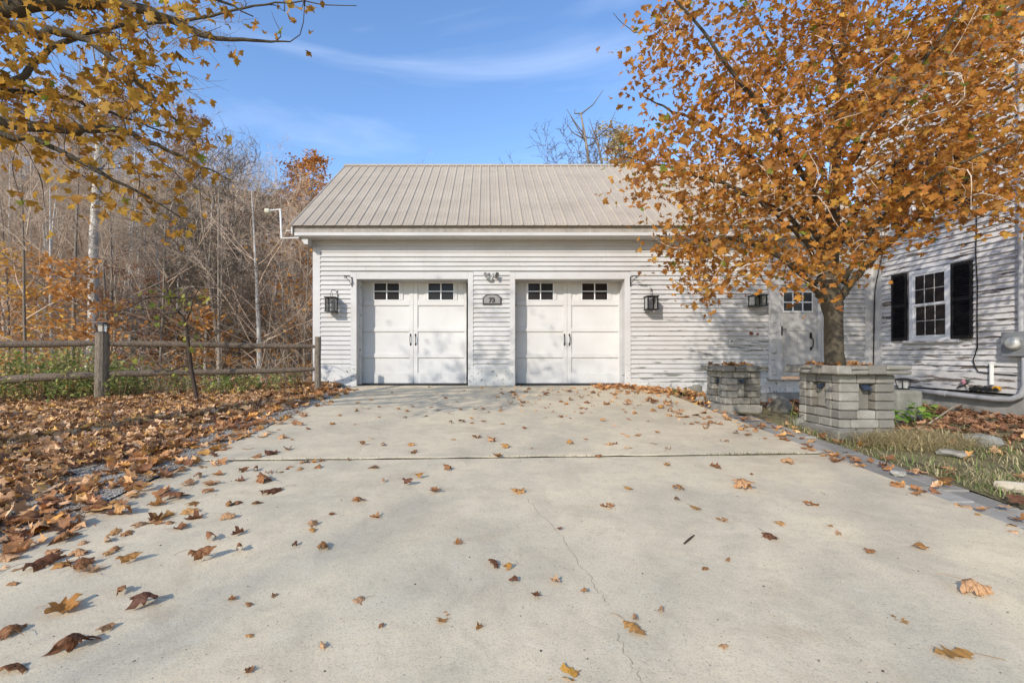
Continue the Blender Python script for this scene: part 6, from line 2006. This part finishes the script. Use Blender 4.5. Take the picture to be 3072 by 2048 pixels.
# --- maple in the planter
rng = np.random.default_rng(7)
TX, TY = 4.10, 5.33
def mp(px, py, Y): return at(px, py, Y)
tb = Vector((TX, TY, zB - .10))
trunk_path = [tb, mp(2502, 1060, TY), mp(2501, 1000, TY), mp(2500, 950, TY), mp(2497, 915, TY), mp(2492, 880, TY), mp(2490, 840, TY), mp(2492, 780, TY + .03), mp(2496, 700, TY + .05), mp(2500, 600, TY + .08), mp(2508, 450, TY + .1), mp(2520, 250, TY + .15), mp(2535, 0, TY + .2), mp(2545, -400, TY + .3)]
trunk_rad = [.106, .098, .094, .094, .106, .110, .088, .080, .070, .062, .050, .040, .030, .012]
def limb(pts, r0, r1): return ([mp(*p) for p in pts], r0, r1)
limbs = [
    limb([(2485, 905, 5.33), (2462, 885, 5.28), (2440, 858, 5.22), (2400, 815, 5.15), (2355, 785, 5.05), (2290, 740, 4.95), (2220, 720, 4.85), (2130, 715, 4.75), (2050, 745, 4.7)], .045, .012),
    limb([(2440, 858, 5.22), (2455, 840, 5.15), (2470, 825, 5.1), (2440, 760, 4.9), (2380, 690, 4.7), (2300, 620, 4.5), (2200, 570, 4.35)], .030, .010),
    limb([(2520, 895, 5.33), (2545, 860, 5.3), (2575, 820, 5.28), (2620, 775, 5.25), (2680, 720, 5.2), (2740, 660, 5.1), (2830, 580, 5.0), (2950, 500, 4.9), (3090, 430, 4.8)], .046, .014),
    limb([(2494, 820, 5.33), (2470, 740, 5.35), (2420, 660, 5.4), (2340, 560, 5.5), (2240, 460, 5.55), (2130, 380, 5.6), (2010, 330, 5.6), (1930, 290, 5.6)], .040, .008),
    limb([(2494, 790, 5.33), (2530, 700, 5.45), (2590, 600, 5.6), (2690, 480, 5.75), (2820, 380, 5.8), (2960, 300, 5.8)], .040, .010),
    limb([(2497, 700, 5.38), (2450, 600, 5.2), (2380, 480, 4.95), (2290, 340, 4.7), (2190, 200, 4.5), (2080, 60, 4.4), (1980, -60, 4.3)], .036, .008),
    limb([(2500, 620, 5.4), (2550, 500, 5.2), (2630, 370, 4.95), (2740, 220, 4.7), (2860, 60, 4.5), (2960, -120, 4.3)], .036, .010),
    limb([(2505, 500, 5.43), (2470, 380, 5.6), (2400, 250, 5.85), (2300, 110, 6.0), (2200, -60, 6.1)], .030, .008),
    limb([(2510, 420, 5.43), (2600, 250, 5.7), (2720, 100, 5.9), (2850, -80, 6.0)], .030, .008),
    limb([(2530, 850, 5.33), (2600, 700, 5.0), (2700, 600, 4.6), (2850, 500, 4.3), (3050, 420, 4.1)], .030, .010),
    limb([(2480, 770, 5.35), (2360, 640, 5.3), (2200, 560, 5.2), (2060, 520, 5.1), (1920, 480, 5.0), (1860, 470, 5.0)], .030, .006),
    limb([(2520, 250, 5.48), (2480, 100, 5.3), (2430, -60, 5.1), (2380, -250, 4.9)], .026, .008),
    limb([(2040, 90, 5.5), (1980, 60, 5.5), (1900, 110, 5.5), (1840, 40, 5.5)], .008, .003),
]
POLY = [(2005, -900), (1990, -60), (1975, 60), (1900, 140), (1905, 250), (1930, 330), (1885, 440), (1860, 520), (1880, 580), (1975, 640), (1940, 700), (1975, 790), (2040, 850), (2080, 895), (2170, 905), (2260, 850), (2330, 850), (2400, 820), (2425, 890), (2470, 890), (2500, 850), (2560, 830), (2610, 800), (2650, 745), (2790, 690), (2900, 690), (3000, 680), (3072, 700), (3500, 680), (3500, -900)]
N0 = 14000
px, py = rng.uniform(1840, 3400, N0), rng.uniform(-750, 905, N0)
Yd = np.clip(rng.normal(5.15, .72, N0), 3.7, 6.9)
ok = in_poly(POLY, px, py)
# thin the outside of the frame and the ragged rim
rim = ~in_poly([(x + (45 if x < 2500 else 0), y - 40) for x, y in POLY], px, py)
dens = np.where(py < 0, .30, 1.0) * np.where(px > 3100, .28, 1.0) * np.where(rim, .5, 1.0) * np.where((px < 2250) & (py < 430), .55, 1.0)
ok &= rng.random(N0) < dens * .20
Xs, Zs = (px - PX) * Yd / F_PX, ZC + (PY - py) * Yd / F_PX
void = np.sin(Xs * 3.9 + 1.3) * np.sin(Zs * 4.3 + .4) + np.sin(Yd * 4.1 + Xs * 2.2) * np.sin(Zs * 2.6 - Yd * 3) + .35 * np.sin(Xs * 9) * np.sin(Zs * 8 + Yd * 7)
ok &= void > np.where((px < 2350) & (py > 450), -.35, -.6)
c3 = np.stack([(px - PX) * Yd / F_PX, Yd, ZC + (PY - py) * Yd / F_PX], 1)[ok]
c3 = c3[(c3[:, 0] < 7.4) & (c3[:, 2] < 8.2)]
maple("maple_tree", "golden autumn maple growing from the large stone planter before the house", (TX, TY, zB - .1), trunk_path, trunk_rad, limbs, c3, 20, (.038, .084), 11, 290, TWIG_WARM, BARK_MAPLE, .15)

# --- maple reaching in from beyond the edge of the view
LX, LY_ = -5.7, 3.3
lz = gz(LX, LY_)
trunk2 = [Vector((LX, LY_, lz - .1)), Vector((LX + .02, LY_, lz + .6)), Vector((LX, LY_, 2.0)), Vector((LX + .05, LY_ + .05, 3.4)), Vector((LX, LY_ + .1, 4.0)), Vector((LX - .1, LY_ + .1, 4.7))]
def l2(pts, r0, r1): return ([Vector((LX, LY_ + .05, pts[0]))] + [mp(*p) for p in pts[1:]], r0, r1)
limbs2 = [
    l2([3.6, (-300, 60, 3.5), (0, 32, 3.6), (90, 12, 3.62), (200, 6, 3.65), (340, 4, 3.7), (430, 25, 3.7), (520, 65, 3.75), (600, 100, 3.8), (660, 122, 3.8), (790, 120, 3.85), (870, 126, 3.9)], .075, .005),
    l2([2.75, (-300, 335, 3.5), (0, 365, 3.7), (160, 383, 3.8), (230, 398, 3.85), (330, 385, 3.9), (420, 410, 3.95), (520, 460, 4.0), (600, 500, 4.0), (690, 540, 4.05)], .060, .004),
    l2([3.3, (-300, 20, 3.3), (0, 62, 3.4), (110, 105, 3.4), (200, 95, 3.5), (330, 160, 3.55), (430, 270, 3.6), (520, 350, 3.7), (590, 440, 3.8)], .050, .005),
    l2([2.6, (-200, 340, 3.3), (0, 400, 3.4), (150, 430, 3.4), (300, 520, 3.45), (430, 580, 3.5), (540, 650, 3.55)], .034, .004),
    l2([2.9, (-200, 260, 3.8), (60, 250, 3.9), (120, 160, 3.95), (250, 95, 4.0), (420, 70, 4.1), (600, 60, 4.2), (730, 20, 4.2), (860, 5, 4.2), (1070, 18, 4.2)], .034, .003),
    l2([2.7, (-150, 300, 4.0), (60, 270, 4.1), (200, 290, 4.2), (330, 340, 4.25), (450, 380, 4.3), (560, 420, 4.3)], .03, .004),
    l2([3.9, (-300, -150, 3.3), (100, -120, 3.4), (400, -60, 3.5), (640, -10, 3.6), (760, 50, 3.65)], .045, .004),
]
DENSE = [(-500, -420), (430, -420), (560, -60), (640, 30), (560, 110), (470, 160), (530, 240), (560, 330), (600, 430), (560, 450), (430, 400), (250, 400), (0, 420), (-500, 450)]
SPARSE = [(-500, -420), (900, -420), (960, 10), (930, 90), (760, 110), (690, 190), (560, 260), (590, 380), (620, 470), (720, 545), (660, 600), (560, 560), (600, 680), (430, 690), (280, 640), (60, 640), (0, 560), (-500, 560)]
N0 = 9000
px, py = rng.uniform(-480, 960, N0), rng.uniform(-400, 690, N0)
Yd = np.clip(rng.normal(3.7, .33, N0), 2.9, 4.5)
den = np.where(in_poly(DENSE, px, py), .082, np.where(in_poly(SPARSE, px, py), .020, 0)) * np.where((px < 0) | (py < 0), .4, 1)
ok = rng.random(N0) < den
c3 = np.stack([(px - PX) * Yd / F_PX, Yd, ZC + (PY - py) * Yd / F_PX], 1)[ok]
maple("overhanging_maple", "golden maple boughs reaching in from a trunk outside the view", (LX, LY_, lz), trunk2, [.24, .21, .19, .17, .12, .03], limbs2, c3, 8, (.048, .088), 12, 290, TWIG_DARK, BARK_MAPLE, .12, MAPLE_SHADE_STOPS, LEAF_TREE_I2)

# ================================================================== ADDED OCCLUDERS BEHIND THE VIEWER (unseen, shade the drive)
rng = np.random.default_rng(5)
SV, SF, nn = [], [], 0
for i in range(7):
    y = rng.uniform(-25, -15); x = .69 * (y - 9.2) + rng.uniform(-9, 11)
    tv, tf, bv, bf = VAR[5][2]
    M_ = np.diag([1.1, 1.1, rng.uniform(1.5, 1.9)])
    SV.append(tv @ M_.T + (x, y, gz(x, y))); SF.append(tf + nn); nn += len(tv)
props(tri_mesh("occluder_trunks", np.concatenate(SV), np.concatenate(SF), BARK_GREY), "added bare trunks behind the viewpoint, out of view", "wood", kind="stuff")
# added floating leaf cards that dim the sun on the drive, thinner higher up
N0 = 150000
y = rng.uniform(-25, -13, N0); land = rng.uniform(-9, 11, N0); x = land + .69 * (y - 9.2)
top = .634 * (9.2 - y) + .55 + .5 * np.sin(land * 1.3)
z = rng.uniform(2.0, 23.0, N0)
ok = rng.random(N0) < np.clip(.17 - .13 * sstep(-1.5, 2.0, z - top), .0, 1)
ok &= z < top + 5
pos = np.stack([x, y, z], 1)[ok]; N_ = len(pos)
lv = np.array([(0, 0, 0), (.3, .45, .03), (0, 1, -.05), (-.3, .45, .03)]); lt = np.array([(0, 1, 2), (0, 2, 3)])
V, T, Cc = scatter([(lv, lt)], pos, rot_z_tilt(N_, rng, 1.2), rng.uniform(.09, .16, N_), pick_cols(RUST, N_, rng), rng)
props(tri_mesh("occluder_leaves", V, T, GREENERY, Cc), "added brown leaf cards behind the viewpoint, softening the sun", "leaves", kind="stuff")
